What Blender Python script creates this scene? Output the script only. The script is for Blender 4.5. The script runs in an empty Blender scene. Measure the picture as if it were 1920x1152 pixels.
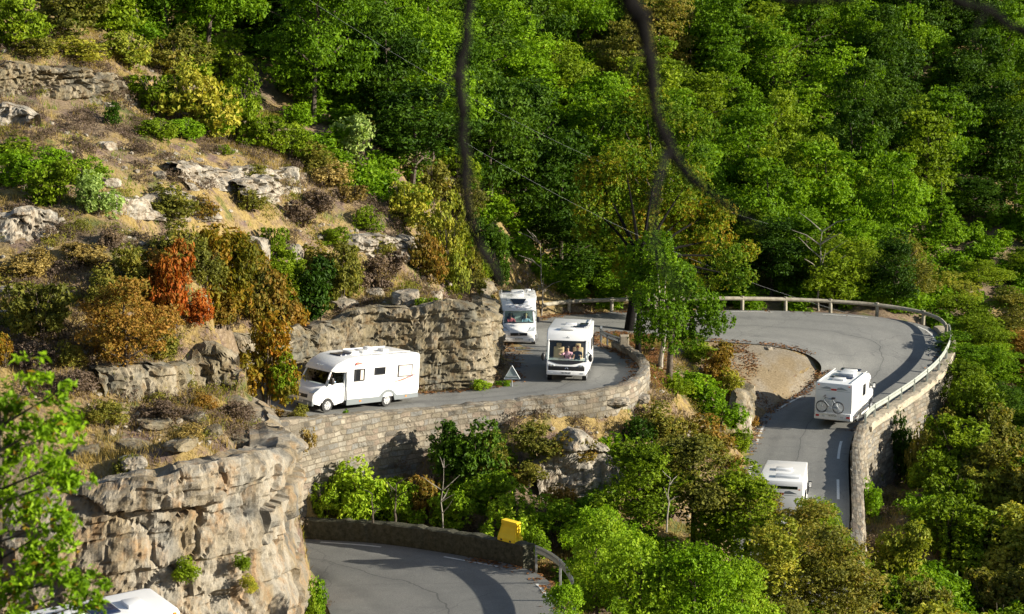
import bpy, bmesh, math, random
import numpy as np
from math import sin, cos, radians, pi
from mathutils import Vector, Matrix

# ------------------------------------------------------------------ camera, world, sun
SC = bpy.context.scene
COL = SC.collection
F_PX = 3600.0
PITCH = radians(11.0)
CZ = 30.0
cam_d = bpy.data.cameras.new('camera')
cam_d.sensor_width = 36.0
cam_d.lens = 36.0 * F_PX / 1920.0
cam_d.clip_start = 0.5
cam_d.clip_end = 900.0
cam_d.dof.use_dof = True
cam_d.dof.focus_distance = 93.0
cam_d.dof.aperture_fstop = 1.45
cam = bpy.data.objects.new('camera', cam_d)
cam.location = (0, 0, CZ)
cam.rotation_euler = (radians(90) - PITCH, 0, 0)
COL.objects.link(cam)
SC.camera = cam

SUN_EL = radians(18.0)
SUN_AZ_TOWARD = radians(10.0)          # sun is to the right (+x), slightly on the camera's side
to_sun = Vector((cos(SUN_EL) * cos(SUN_AZ_TOWARD), -cos(SUN_EL) * sin(SUN_AZ_TOWARD), sin(SUN_EL)))
sun_d = bpy.data.lights.new('sun', 'SUN')
sun_d.energy = 5.0
sun_d.angle = radians(0.5)
sun_d.color = (1.0, 0.92, 0.77)
sun = bpy.data.objects.new('sun', sun_d)
sun.rotation_euler = (-to_sun).to_track_quat('-Z', 'Y').to_euler()
COL.objects.link(sun)

W = bpy.data.worlds.new('World')
SC.world = W
W.use_nodes = True
wn = W.node_tree
wn.nodes.clear()
wo = wn.nodes.new('ShaderNodeOutputWorld')
wb = wn.nodes.new('ShaderNodeBackground')
ws = wn.nodes.new('ShaderNodeTexSky')
ws.sky_type = 'NISHITA'
ws.sun_disc = False
ws.sun_elevation = SUN_EL
ws.sun_rotation = math.atan2(to_sun.x, to_sun.y)
wb.inputs['Strength'].default_value = 0.07
wn.links.new(ws.outputs[0], wb.inputs['Color'])
wn.links.new(wb.outputs[0], wo.inputs['Surface'])
SC.view_settings.view_transform = 'Standard'
SC.view_settings.look = 'None'
SC.view_settings.exposure = 1.15
SC.view_settings.gamma = 1.0
SC.cycles.max_bounces = 5
SC.cycles.diffuse_bounces = 3
SC.cycles.transparent_max_bounces = 12
SC.cycles.transmission_bounces = 3
SC.cycles.glossy_bounces = 2

RNG = random.Random(7)
NR = np.random.default_rng(11)

# ------------------------------------------------------------------ projection helpers: a sight line plus a distance or a height gives a point
SP, CP = sin(PITCH), cos(PITCH)
def P(u, v, d):
    x = (u - 960.0) / F_PX * d
    up = (576.0 - v) / F_PX * d
    return Vector((x, d * CP + up * SP, CZ + up * CP - d * SP))
def fac(v):
    return (v - 576.0) / F_PX * CP + SP
def PZ(u, v, z):
    return P(u, v, (CZ - z) / fac(v))

# ------------------------------------------------------------------ noise (numpy)
def _hash(ix, iy, iz, seed):
    h = (ix.astype(np.int64) * 374761393 + iy.astype(np.int64) * 668265263 + iz.astype(np.int64) * 2147483647 + seed * 974634777) & 0xffffffff
    h = ((h ^ (h >> 13)) * 1274126177) & 0xffffffff
    h = h ^ (h >> 16)
    return (h & 0xffff) / 65535.0
def vnoise(x, y, z=None, seed=0):
    x = np.asarray(x, float); y = np.asarray(y, float)
    z = np.zeros_like(x) if z is None else np.asarray(z, float)
    ix, iy, iz = np.floor(x), np.floor(y), np.floor(z)
    fx, fy, fz = x - ix, y - iy, z - iz
    fx, fy, fz = [t * t * (3 - 2 * t) for t in (fx, fy, fz)]
    r = 0
    for a in (0, 1):
        for b in (0, 1):
            for c in (0, 1):
                w = (fx if a else 1 - fx) * (fy if b else 1 - fy) * (fz if c else 1 - fz)
                r = r + w * _hash(ix + a, iy + b, iz + c, seed)
    return r * 2 - 1
def fbm(x, y, z=None, seed=0, octv=4):
    r = 0; a = 1.0; f = 1.0
    for o in range(octv):
        r = r + a * vnoise(np.asarray(x) * f, np.asarray(y) * f, None if z is None else np.asarray(z) * f, seed + o)
        a *= 0.5; f *= 2.03
    return r

# ------------------------------------------------------------------ object helpers
def tag(o, label=None, cat=None, group=None, kind=None):
    if label: o['label'] = label
    if cat: o['category'] = cat
    if group: o['group'] = group
    if kind: o['kind'] = kind
    return o
def empty(name, loc=(0, 0, 0), rz=0.0, label=None, cat=None, group=None):
    o = bpy.data.objects.new(name, None)
    o.empty_display_size = 0.3
    o.location = loc
    o.rotation_euler = (0, 0, rz)
    COL.objects.link(o)
    return tag(o, label, cat, group)
def link(name, me, mat=None, parent=None, loc=(0, 0, 0)):
    o = bpy.data.objects.new(name, me)
    COL.objects.link(o)
    if parent is not None: o.parent = parent
    o.location = loc
    if mat is not None and not me.materials: me.materials.append(mat)
    return o
def np_mesh(name, verts, faces, smooth=False, uv=None, attr=None):
    """verts (n,3); faces (m,k) all of one size"""
    me = bpy.data.meshes.new(name)
    verts = np.asarray(verts, np.float32); faces = np.asarray(faces, np.int32)
    n, k = faces.shape
    me.vertices.add(len(verts)); me.vertices.foreach_set('co', verts.ravel())
    me.loops.add(n * k); me.loops.foreach_set('vertex_index', faces.ravel())
    me.polygons.add(n); me.polygons.foreach_set('loop_start', np.arange(n, dtype=np.int32) * k)
    me.polygons.foreach_set('loop_total', np.full(n, k, np.int32))
    me.polygons.foreach_set('use_smooth', np.full(n, bool(smooth)))
    me.update(calc_edges=True)
    if uv is not None:
        l = me.uv_layers.new(name='UVMap')
        l.data.foreach_set('uv', np.asarray(uv, np.float32)[faces.ravel()].ravel())
    if attr is not None:
        for an, av in attr.items():
            a = me.attributes.new(an, 'FLOAT', 'FACE')
            a.data.foreach_set('value', np.asarray(av, np.float32))
    return me

class MB:
    """collects shapes into one bmesh"""
    def __init__(s): s.bm = bmesh.new()
    def box(s, x0, x1, y0, y1, z0, z1, bev=0.0, seg=2, m=None):
        r = bmesh.ops.create_cube(s.bm, size=1.0)
        vs = r['verts']
        for v in vs:
            v.co = Vector(((x0 + x1) / 2 + v.co.x * (x1 - x0), (y0 + y1) / 2 + v.co.y * (y1 - y0), (z0 + z1) / 2 + v.co.z * (z1 - z0)))
        if m is not None: bmesh.ops.transform(s.bm, matrix=m, verts=vs)
        if bev > 0:
            es = list({e for v in vs for e in v.link_edges})
            bmesh.ops.bevel(s.bm, geom=es, offset=bev, segments=seg, affect='EDGES', profile=0.5)
        return s
    def prism(s, prof, y0, y1, bev=0.0, seg=3, m=None, taper=None):
        """side profile (x,z) extruded from y0 to y1; outline edges rounded"""
        def yy(y, x, z):
            return y * taper(x, z) if taper else y
        a = [s.bm.verts.new((x, yy(y0, x, z), z)) for x, z in prof]
        b = [s.bm.verts.new((x, yy(y1, x, z), z)) for x, z in prof]
        n = len(prof)
        fa = s.bm.faces.new(a); fb = s.bm.faces.new(b[::-1])
        for i in range(n):
            j = (i + 1) % n
            s.bm.faces.new((a[j], a[i], b[i], b[j]))
        if bev > 0:
            es = list(fa.edges) + list(fb.edges)
            bmesh.ops.bevel(s.bm, geom=es, offset=bev, segments=seg, affect='EDGES', profile=0.5)
        return s
    def tube(s, pts, r0, r1=None, n=8, cap=True):
        r1 = r0 if r1 is None else r1
        pts = [Vector(p) for p in pts]
        rings = []
        for i, p in enumerate(pts):
            t = (pts[min(i + 1, len(pts) - 1)] - pts[max(i - 1, 0)]).normalized()
            ref = Vector((0, 0, 1)) if abs(t.z) < 0.9 else Vector((1, 0, 0))
            a = t.cross(ref).normalized(); b = t.cross(a).normalized()
            r = r0[i] if isinstance(r0, (list, tuple)) else r0 + (r1 - r0) * i / max(1, len(pts) - 1)
            rings.append([s.bm.verts.new(p + (a * cos(2 * pi * k / n) + b * sin(2 * pi * k / n)) * r) for k in range(n)])
        for i in range(len(rings) - 1):
            for k in range(n):
                s.bm.faces.new((rings[i][k], rings[i][(k + 1) % n], rings[i + 1][(k + 1) % n], rings[i + 1][k]))
        if cap and n > 2:
            s.bm.faces.new(rings[0][::-1]); s.bm.faces.new(rings[-1])
        return s
    def quad(s, *ps):
        s.bm.faces.new([s.bm.verts.new(p) for p in ps]); return s
    def plate(s, pts, nrm, th=0.012):
        """polygon given thickness along -nrm"""
        nrm = Vector(nrm).normalized()
        a = [s.bm.verts.new(Vector(p)) for p in pts]
        b = [s.bm.verts.new(Vector(p) - nrm * th) for p in pts]
        n = len(pts)
        s.bm.faces.new(a); s.bm.faces.new(b[::-1])
        for i in range(n):
            j = (i + 1) % n
            s.bm.faces.new((a[j], a[i], b[i], b[j]))
        return s
    def disc(s, c, axis, r, th, n=20):
        c = Vector(c); axis = Vector(axis).normalized()
        return s.tube([c - axis * th / 2, c + axis * th / 2], r, r, n)
    def ball(s, c, rx, ry, rz, sub=2, m=None):
        r = bmesh.ops.create_icosphere(s.bm, subdivisions=sub, radius=1.0)
        for v in r['verts']: v.co = Vector((c[0] + v.co.x * rx, c[1] + v.co.y * ry, c[2] + v.co.z * rz))
        return s
    def mesh(s, name, smooth=False):
        bmesh.ops.recalc_face_normals(s.bm, faces=s.bm.faces)
        me = bpy.data.meshes.new(name); s.bm.to_mesh(me); s.bm.free()
        if smooth:
            me.polygons.foreach_set('use_smooth', np.ones(len(me.polygons), bool))
            try: me.set_sharp_from_angle(angle=radians(40))
            except Exception: pass
        return me
    def build(s, name, mat, parent=None, smooth=False):
        return link(name, s.mesh(name, smooth), mat, parent)

# ------------------------------------------------------------------ materials
def new_mat(name):
    m = bpy.data.materials.new(name); m.use_nodes = True
    nt = m.node_tree; nt.nodes.clear()
    out = nt.nodes.new('ShaderNodeOutputMaterial')
    return m, nt, out
def N(nt, typ, **kw):
    n = nt.nodes.new(typ)
    for k, v in kw.items():
        if k.startswith('i_'):
            n.inputs[int(k[2:])].default_value = v
        else: setattr(n, k, v)
    return n
def ramp(nt, fac_, stops, interp='LINEAR'):
    r = nt.nodes.new('ShaderNodeValToRGB')
    r.color_ramp.interpolation = interp
    e = r.color_ramp.elements
    e[0].position, e[0].color = stops[0][0], (*stops[0][1], 1)
    e[1].position, e[1].color = stops[-1][0], (*stops[-1][1], 1)
    for p, c in stops[1:-1]:
        x = e.new(p); x.color = (*c, 1)
    nt.links.new(fac_, r.inputs[0])
    return r.outputs[0]
def noise(nt, vec, scale, detail=4, rough=0.55, dist=0.0):
    n = nt.nodes.new('ShaderNodeTexNoise')
    n.inputs['Scale'].default_value = scale; n.inputs['Detail'].default_value = detail
    n.inputs['Roughness'].default_value = rough; n.inputs['Distortion'].default_value = dist
    if vec is not None: nt.links.new(vec, n.inputs['Vector'])
    return n.outputs['Fac']
def mix(nt, f, a, b, mode='MIX'):
    n = nt.nodes.new('ShaderNodeMix'); n.data_type = 'RGBA'; n.blend_type = mode
    for s, v in ((n.inputs[0], f), (n.inputs[6], a), (n.inputs[7], b)):
        if hasattr(v, 'is_output') or isinstance(v, bpy.types.NodeSocket): nt.links.new(v, s)
        elif isinstance(v, (int, float)): s.default_value = v
        else: s.default_value = (*v, 1)
    return n.outputs[2]
def principled(nt, out, col, rough=0.6, metal=0.0, spec=0.5, bump=None, bstr=0.3, bdist=0.05, coat=0.0):
    b = nt.nodes.new('ShaderNodeBsdfPrincipled')
    if isinstance(col, bpy.types.NodeSocket): nt.links.new(col, b.inputs['Base Color'])
    else: b.inputs['Base Color'].default_value = (*col, 1)
    if isinstance(rough, bpy.types.NodeSocket): nt.links.new(rough, b.inputs['Roughness'])
    else: b.inputs['Roughness'].default_value = rough
    b.inputs['Metallic'].default_value = metal
    b.inputs['Specular IOR Level'].default_value = spec
    b.inputs['Coat Weight'].default_value = coat
    if bump is not None:
        bp = nt.nodes.new('ShaderNodeBump'); bp.inputs['Strength'].default_value = bstr; bp.inputs['Distance'].default_value = bdist
        nt.links.new(bump, bp.inputs['Height']); nt.links.new(bp.outputs[0], b.inputs['Normal'])
    nt.links.new(b.outputs[0], out.inputs['Surface'])
    return b
def simple(name, col, rough=0.5, metal=0.0, var=0.0, scale=3.0, spec=0.5, coat=0.0):
    m, nt, out = new_mat(name)
    c = col
    if var > 0:
        tc = N(nt, 'ShaderNodeTexCoord')
        nz = noise(nt, tc.outputs['Object'], scale, 5)
        c = ramp(nt, nz, [(0.3, tuple(x * (1 - var) for x in col)), (0.7, tuple(min(1, x * (1 + var)) for x in col))])
    principled(nt, out, c, rough, metal, spec, coat=coat)
    return m
def geo_pos(nt):
    return N(nt, 'ShaderNodeNewGeometry').outputs['Position']

M = {}
M['white'] = simple('white_paint', (0.80, 0.80, 0.79), 0.35, var=0.02, scale=1.2, coat=0.3)
M['roofgrey'] = simple('roof_sheet', (0.62, 0.64, 0.66), 0.5, var=0.06)
M['skirt'] = simple('grey_skirt', (0.16, 0.18, 0.19), 0.45)
M['silver'] = simple('silver_skirt', (0.45, 0.48, 0.50), 0.4, metal=0.2)
M['black'] = simple('black_plastic', (0.018, 0.018, 0.02), 0.45)
M['rubber'] = simple('tyre_rubber', (0.02, 0.02, 0.02), 0.8)
M['rim'] = simple('wheel_rim', (0.55, 0.56, 0.57), 0.35, metal=0.5)
M['red'] = simple('red_plastic', (0.55, 0.03, 0.025), 0.3)
M['redstripe'] = simple('red_graphic', (0.75, 0.16, 0.12), 0.4)
M['greystripe'] = simple('grey_graphic', (0.32, 0.35, 0.38), 0.4)
M['orange'] = simple('orange_reflector', (0.8, 0.22, 0.03), 0.3)
M['lens'] = simple('headlight_lens', (0.62, 0.66, 0.68), 0.12, metal=0.3)
M['solar'] = simple('solar_panel', (0.012, 0.018, 0.045), 0.15)
M['beige'] = simple('beige_seat', (0.62, 0.45, 0.26), 0.8)
M['darkseat'] = simple('dark_seat', (0.04, 0.04, 0.05), 0.8)
M['dash'] = simple('dashboard', (0.03, 0.03, 0.035), 0.6)
M['skin'] = simple('skin', (0.55, 0.30, 0.21), 0.6)
M['shirt_red'] = simple('red_shirt', (0.45, 0.10, 0.12), 0.85, var=0.5, scale=9)
M['shirt_blue'] = simple('pale_blue_shirt', (0.35, 0.45, 0.60), 0.85)
M['shirt_dark'] = simple('dark_shirt', (0.05, 0.055, 0.08), 0.85)
M['shirt_pink'] = simple('pink_shirt', (0.62, 0.33, 0.42), 0.85)
M['hair_dark'] = simple('dark_hair', (0.03, 0.02, 0.015), 0.7)
M['hair_red'] = simple('auburn_hair', (0.30, 0.07, 0.03), 0.7)
M['hair_blond'] = simple('blond_hair', (0.5, 0.38, 0.2), 0.7)
M['curtain'] = simple('pale_curtain', (0.60, 0.52, 0.46), 0.9)
M['yellow'] = simple('yellow_plastic', (0.92, 0.64, 0.02), 0.45, var=0.06)
M['galv'] = simple('galvanised_steel', (0.42, 0.45, 0.47), 0.42, metal=0.6, var=0.12)
M['darkgalv'] = simple('weathered_steel', (0.16, 0.18, 0.20), 0.5, metal=0.5, var=0.2)
M['paleconc'] = simple('pale_rail_paint', (0.26, 0.28, 0.25), 0.6, var=0.15)
M['plate'] = simple('number_plate', (0.75, 0.75, 0.72), 0.4)
M['chrome'] = simple('chrome_badge', (0.7, 0.7, 0.72), 0.2, metal=0.9)
M['paint_line'] = simple('road_paint', (0.62, 0.62, 0.58), 0.7, var=0.15, scale=8)
M['cable'] = simple('cable_grey', (0.16, 0.17, 0.17), 0.5)
M['bike_blue'] = simple('bike_frame', (0.10, 0.13, 0.16), 0.4)
M['sign_red'] = simple('sign_border', (0.6, 0.05, 0.04), 0.5)
M['sign_back'] = simple('sign_back_grey', (0.30, 0.36, 0.36), 0.5, metal=0.3)
M['pink_glass'] = simple('blind_panel', (0.55, 0.50, 0.50), 0.35)

def mat_glass(name, tint, trans):
    m, nt, out = new_mat(name)
    g = N(nt, 'ShaderNodeBsdfGlossy'); g.inputs['Color'].default_value = (0.9, 0.95, 1, 1); g.inputs['Roughness'].default_value = 0.03
    t = N(nt, 'ShaderNodeBsdfTransparent'); t.inputs['Color'].default_value = (*[c * trans for c in tint], 1)
    fr = N(nt, 'ShaderNodeFresnel'); fr.inputs['IOR'].default_value = 1.5
    mx = N(nt, 'ShaderNodeMixShader')
    nt.links.new(fr.outputs[0], mx.inputs[0]); nt.links.new(t.outputs[0], mx.inputs[1]); nt.links.new(g.outputs[0], mx.inputs[2])
    nt.links.new(mx.outputs[0], out.inputs['Surface'])
    return m
M['glass'] = mat_glass('window_glass', (0.9, 1.0, 0.97), 0.85)
M['darkglass'] = simple('dark_glass', (0.012, 0.014, 0.018), 0.06)

def mat_wood():
    m, nt, out = new_mat('weathered_wood')
    tc = N(nt, 'ShaderNodeTexCoord')
    nz = noise(nt, tc.outputs['Object'], 3.5, 6)
    c = ramp(nt, nz, [(0.3, (0.20, 0.175, 0.13)), (0.6, (0.34, 0.31, 0.24)), (0.8, (0.44, 0.41, 0.33))])
    principled(nt, out, c, 0.8, bump=nz, bstr=0.4, bdist=0.03)
    return m
M['wood'] = mat_wood()

def mat_asphalt():
    m, nt, out = new_mat('asphalt')
    p = geo_pos(nt)
    big = noise(nt, p, 0.22, 5, 0.6)
    mid = noise(nt, p, 1.6, 4)
    fine = noise(nt, p, 22.0, 2)
    c = ramp(nt, big, [(0.3, (0.145, 0.149, 0.141)), (0.5, (0.185, 0.187, 0.174)), (0.72, (0.23, 0.226, 0.206))])
    c = mix(nt, 0.35, c, ramp(nt, mid, [(0.3, (0.115, 0.118, 0.114)), (0.7, (0.22, 0.217, 0.204))]))
    c = mix(nt, 0.35, c, ramp(nt, fine, [(0.35, (0.08, 0.08, 0.08)), (0.65, (0.28, 0.28, 0.265))]))
    # darker worn joints and crack lines
    uv = N(nt, 'ShaderNodeUVMap')
    sx = N(nt, 'ShaderNodeSeparateXYZ'); nt.links.new(uv.outputs[0], sx.inputs[0])
    w = N(nt, 'ShaderNodeMath', operation='ADD'); nt.links.new(sx.outputs[1], w.inputs[0])
    wn_ = N(nt, 'ShaderNodeMath', operation='MULTIPLY', i_1=0.10); nt.links.new(noise(nt, p, 0.6, 3), wn_.inputs[0]); nt.links.new(wn_.outputs[0], w.inputs[1])
    ab = N(nt, 'ShaderNodeMath', operation='SUBTRACT', i_1=0.55); nt.links.new(w.outputs[0], ab.inputs[0])
    a2 = N(nt, 'ShaderNodeMath', operation='ABSOLUTE'); nt.links.new(ab.outputs[0], a2.inputs[0])
    lt = N(nt, 'ShaderNodeMath', operation='LESS_THAN', i_1=0.004); nt.links.new(a2.outputs[0], lt.inputs[0])
    lm = N(nt, 'ShaderNodeMath', operation='MULTIPLY', i_1=0.55); nt.links.new(lt.outputs[0], lm.inputs[0])
    c = mix(nt, lm.outputs[0], c, (0.035, 0.035, 0.037))
    v = N(nt, 'ShaderNodeTexVoronoi', feature='DISTANCE_TO_EDGE'); v.inputs['Scale'].default_value = 0.16
    jit = N(nt, 'ShaderNodeVectorMath', operation='ADD'); nt.links.new(p, jit.inputs[0])
    nv = N(nt, 'ShaderNodeTexNoise'); nv.inputs['Scale'].default_value = 1.0; nt.links.new(p, nv.inputs['Vector'])
    nt.links.new(nv.outputs['Color'], jit.inputs[1]); nt.links.new(jit.outputs[0], v.inputs['Vector'])
    lt2 = N(nt, 'ShaderNodeMath', operation='LESS_THAN', i_1=0.0045); nt.links.new(v.outputs['Distance'], lt2.inputs[0])
    lm2 = N(nt, 'ShaderNodeMath', operation='MULTIPLY', i_1=0.35); nt.links.new(lt2.outputs[0], lm2.inputs[0])
    c = mix(nt, lm2.outputs[0], c, (0.07, 0.07, 0.07))
    sn = N(nt, 'ShaderNodeMath', operation='MULTIPLY', i_1=4 * 2 * pi); nt.links.new(w.outputs[0], sn.inputs[0])
    si = N(nt, 'ShaderNodeMath', operation='SINE'); nt.links.new(sn.outputs[0], si.inputs[0])
    c = mix(nt, ramp(nt, si.outputs[0], [(0.0, (0, 0, 0)), (1.0, (0.22, 0.22, 0.22))]), c, (0.09, 0.092, 0.09))
    c = mix(nt, ramp(nt, noise(nt, p, 0.45, 6, 0.7), [(0.60, (0, 0, 0)), (0.66, (0.4, 0.4, 0.4))]), c, (0.10, 0.10, 0.10))
    principled(nt, out, c, 0.85, spec=0.3, bump=fine, bstr=0.3, bdist=0.01)
    return m
M['asphalt'] = mat_asphalt()

def mat_ground():
    m, nt, out = new_mat('hillside_ground')
    p = geo_pos(nt)
    n1 = noise(nt, p, 0.16, 6, 0.6, 0.3)
    n2 = noise(nt, p, 0.9, 6, 0.65)
    n3 = noise(nt, p, 6.0, 5, 0.7)
    grass = ramp(nt, n3, [(0.25, (0.13, 0.09, 0.035)), (0.5, (0.26, 0.19, 0.075)), (0.75, (0.37, 0.28, 0.125))])
    soil = ramp(nt, n3, [(0.25, (0.09, 0.065, 0.04)), (0.55, (0.20, 0.15, 0.10)), (0.8, (0.31, 0.26, 0.19))])
    heath = ramp(nt, n3, [(0.25, (0.07, 0.05, 0.04)), (0.6, (0.17, 0.12, 0.10)), (0.8, (0.25, 0.20, 0.15))])
    green = ramp(nt, n3, [(0.25, (0.03, 0.045, 0.012)), (0.7, (0.10, 0.13, 0.03))])
    c = mix(nt, ramp(nt, n1, [(0.42, (0, 0, 0)), (0.55, (1, 1, 1))]), soil, grass)
    c = mix(nt, ramp(nt, n2, [(0.5, (0, 0, 0)), (0.62, (1, 1, 1))]), c, heath)
    c = mix(nt, ramp(nt, noise(nt, p, 0.5, 5), [(0.56, (0, 0, 0)), (0.66, (0.8, 0.8, 0.8))]), c, green)
    principled(nt, out, c, 0.95, spec=0.1, bump=n3, bstr=0.7, bdist=0.12)
    return m
M['ground'] = mat_ground()
def mat_gravel():
    m, nt, out = new_mat('gravel_layby')
    p = geo_pos(nt)
    n3 = noise(nt, p, 9.0, 5, 0.7)
    c = ramp(nt, n3, [(0.3, (0.14, 0.115, 0.085)), (0.55, (0.225, 0.195, 0.15)), (0.75, (0.31, 0.275, 0.22))])
    c2 = ramp(nt, n3, [(0.3, (0.13, 0.10, 0.06)), (0.7, (0.26, 0.205, 0.13))])
    c = mix(nt, ramp(nt, noise(nt, p, 0.33, 5), [(0.47, (0, 0, 0)), (0.6, (1, 1, 1))]), c, c2)
    principled(nt, out, c, 0.95, spec=0.1, bump=n3, bstr=0.5, bdist=0.05)
    return m
M['gravel'] = mat_gravel()

def mat_rock(name, tan, grey, pale, stain, scale=1.0):
    m, nt, out = new_mat(name)
    p = geo_pos(nt)
    mp = N(nt, 'ShaderNodeMapping'); mp.inputs['Scale'].default_value = (1, 1, 0.45); nt.links.new(p, mp.inputs[0])
    n1 = noise(nt, mp.outputs[0], 0.35 * scale, 6, 0.62, 0.6)
    n2 = noise(nt, mp.outputs[0], 1.7 * scale, 6, 0.68, 0.4)
    n3 = noise(nt, p, 9.0, 6, 0.7)
    c = ramp(nt, n1, [(0.30, grey), (0.47, tan), (0.60, pale), (0.72, tan)])
    c = mix(nt, ramp(nt, n2, [(0.50, (0, 0, 0)), (0.66, (0.85, 0.85, 0.85))]), c, stain)
    c = mix(nt, ramp(nt, noise(nt, mp.outputs[0], 0.8 * scale, 4), [(0.52, (0, 0, 0)), (0.68, (0.8, 0.8, 0.8))]), c, grey)
    m2 = N(nt, 'ShaderNodeMapping'); m2.inputs['Scale'].default_value = (1, 1, 0.12); nt.links.new(p, m2.inputs[0])
    c = mix(nt, ramp(nt, noise(nt, m2.outputs[0], 1.1, 4, 0.6, 0.5), [(0.54, (0, 0, 0)), (0.68, (0.75, 0.75, 0.75))]), c, tuple(x * 0.42 for x in grey))
    c = mix(nt, ramp(nt, noise(nt, m2.outputs[0], 0.7, 4, 0.6, 0.8), [(0.58, (0, 0, 0)), (0.70, (0.7, 0.7, 0.7))]), c, pale)
    c = mix(nt, 0.5, c, ramp(nt, n3, [(0.25, (0.25, 0.25, 0.25)), (0.55, (0.85, 0.85, 0.85)), (0.8, (1, 1, 1))]), 'MULTIPLY')
    h = N(nt, 'ShaderNodeMath', operation='ADD'); nt.links.new(n2, h.inputs[0]); nt.links.new(n3, h.inputs[1])
    principled(nt, out, c, 0.9, spec=0.15, bump=n3, bstr=0.8, bdist=0.06)
    return m
M['rock'] = mat_rock('sandstone_cliff', (0.235, 0.185, 0.115), (0.185, 0.183, 0.168), (0.33, 0.30, 0.245), (0.28, 0.18, 0.095))
M['rock2'] = mat_rock('grey_tan_rock', (0.20, 0.165, 0.10), (0.15, 0.148, 0.125), (0.31, 0.27, 0.20), (0.16, 0.105, 0.05), 1.5)
M['rockpale'] = mat_rock('pale_rock', (0.31, 0.265, 0.20), (0.26, 0.25, 0.22), (0.46, 0.42, 0.35), (0.17, 0.115, 0.07), 2.5)

def mat_masonry(name, mode):
    m, nt, out = new_mat(name)
    uv = N(nt, 'ShaderNodeUVMap').outputs[0]
    nzc = N(nt, 'ShaderNodeTexNoise'); nzc.inputs['Scale'].default_value = 1.9; nt.links.new(uv, nzc.inputs['Vector'])
    sc_ = N(nt, 'ShaderNodeVectorMath', operation='MULTIPLY'); sc_.inputs[1].default_value = (0.60, 0.17, 0)
    nt.links.new(nzc.outputs['Color'], sc_.inputs[0])
    ad = N(nt, 'ShaderNodeVectorMath', operation='ADD'); nt.links.new(uv, ad.inputs[0]); nt.links.new(sc_.outputs[0], ad.inputs[1])
    if mode == 'brick':
        b = N(nt, 'ShaderNodeTexBrick'); b.offset = 0.43; b.squash = 1.4; b.squash_frequency = 3
        b.inputs['Color1'].default_value = (0.0, 0.0, 0.0, 1); b.inputs['Color2'].default_value = (1, 1, 1, 1)
        b.inputs['Mortar'].default_value = (0.5, 0.5, 0.5, 1)
        b.inputs['Scale'].default_value = 1.0; b.inputs['Mortar Size'].default_value = 0.028; b.inputs['Mortar Smooth'].default_value = 0.3
        b.inputs['Brick Width'].default_value = 0.40; b.inputs['Row Height'].default_value = 0.25; b.inputs['Bias'].default_value = 0.0
        nt.links.new(ad.outputs[0], b.inputs['Vector'])
        cell, mort = b.outputs['Color'], b.outputs['Fac']
    else:
        v = N(nt, 'ShaderNodeTexVoronoi'); v.inputs['Scale'].default_value = 2.6; nt.links.new(ad.outputs[0], v.inputs['Vector'])
        v2 = N(nt, 'ShaderNodeTexVoronoi', feature='DISTANCE_TO_EDGE'); v2.inputs['Scale'].default_value = 2.6; nt.links.new(ad.outputs[0], v2.inputs['Vector'])
        sx = N(nt, 'ShaderNodeSeparateColor'); nt.links.new(v.outputs['Color'], sx.inputs[0])
        cell = sx.outputs[0]
        lt = N(nt, 'ShaderNodeMath', operation='LESS_THAN', i_1=0.035); nt.links.new(v2.outputs[0], lt.inputs[0]); mort = lt.outputs[0]
    n3 = noise(nt, uv, 7.0, 5, 0.7)
    c = ramp(nt, cell, [(0.0, (0.13, 0.12, 0.105)), (0.25, (0.29, 0.25, 0.185)), (0.5, (0.20, 0.195, 0.18)), (0.75, (0.37, 0.33, 0.26)), (1.0, (0.22, 0.17, 0.13))])
    c = mix(nt, 0.6, c, ramp(nt, n3, [(0.25, (0.35, 0.35, 0.35)), (0.7, (1, 1, 1))]), 'MULTIPLY')
    mf = N(nt, 'ShaderNodeMath', operation='MULTIPLY', i_1=0.8); nt.links.new(mort, mf.inputs[0])
    c = mix(nt, mf.outputs[0], c, (0.17, 0.14, 0.10) if mode == 'brick' else (0.36, 0.31, 0.23))
    c = mix(nt, ramp(nt, noise(nt, uv, 0.45, 5), [(0.50, (0, 0, 0)), (0.70, (0.65, 0.65, 0.65))]), c, (0.10, 0.085, 0.06))
    h = N(nt, 'ShaderNodeMath', operation='SUBTRACT'); nt.links.new(n3, h.inputs[0]); nt.links.new(mort, h.inputs[1])
    principled(nt, out, c, 0.9, spec=0.15, bump=h.outputs[0], bstr=0.8, bdist=0.06)
    return m
M['ashlar'] = mat_masonry('coursed_stone', 'brick')
M['rubble'] = mat_masonry('rubble_stone', 'vor')
def mat_coping(name='pale_coping', a=(0.28, 0.24, 0.175), b=(0.43, 0.38, 0.30)):
    m, nt, out = new_mat(name)
    p = geo_pos(nt); n = noise(nt, p, 5.0, 6, 0.7)
    c = ramp(nt, n, [(0.3, a), (0.7, b)])
    principled(nt, out, c, 0.9, spec=0.1, bump=n, bstr=0.5, bdist=0.05)
    return m
M['coping'] = mat_coping()
M['darkstone'] = mat_coping('mossy_shade_stone', (0.035, 0.036, 0.024), (0.115, 0.11, 0.08))  # moss tone, with the shade of the wall face put into the colour

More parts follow.
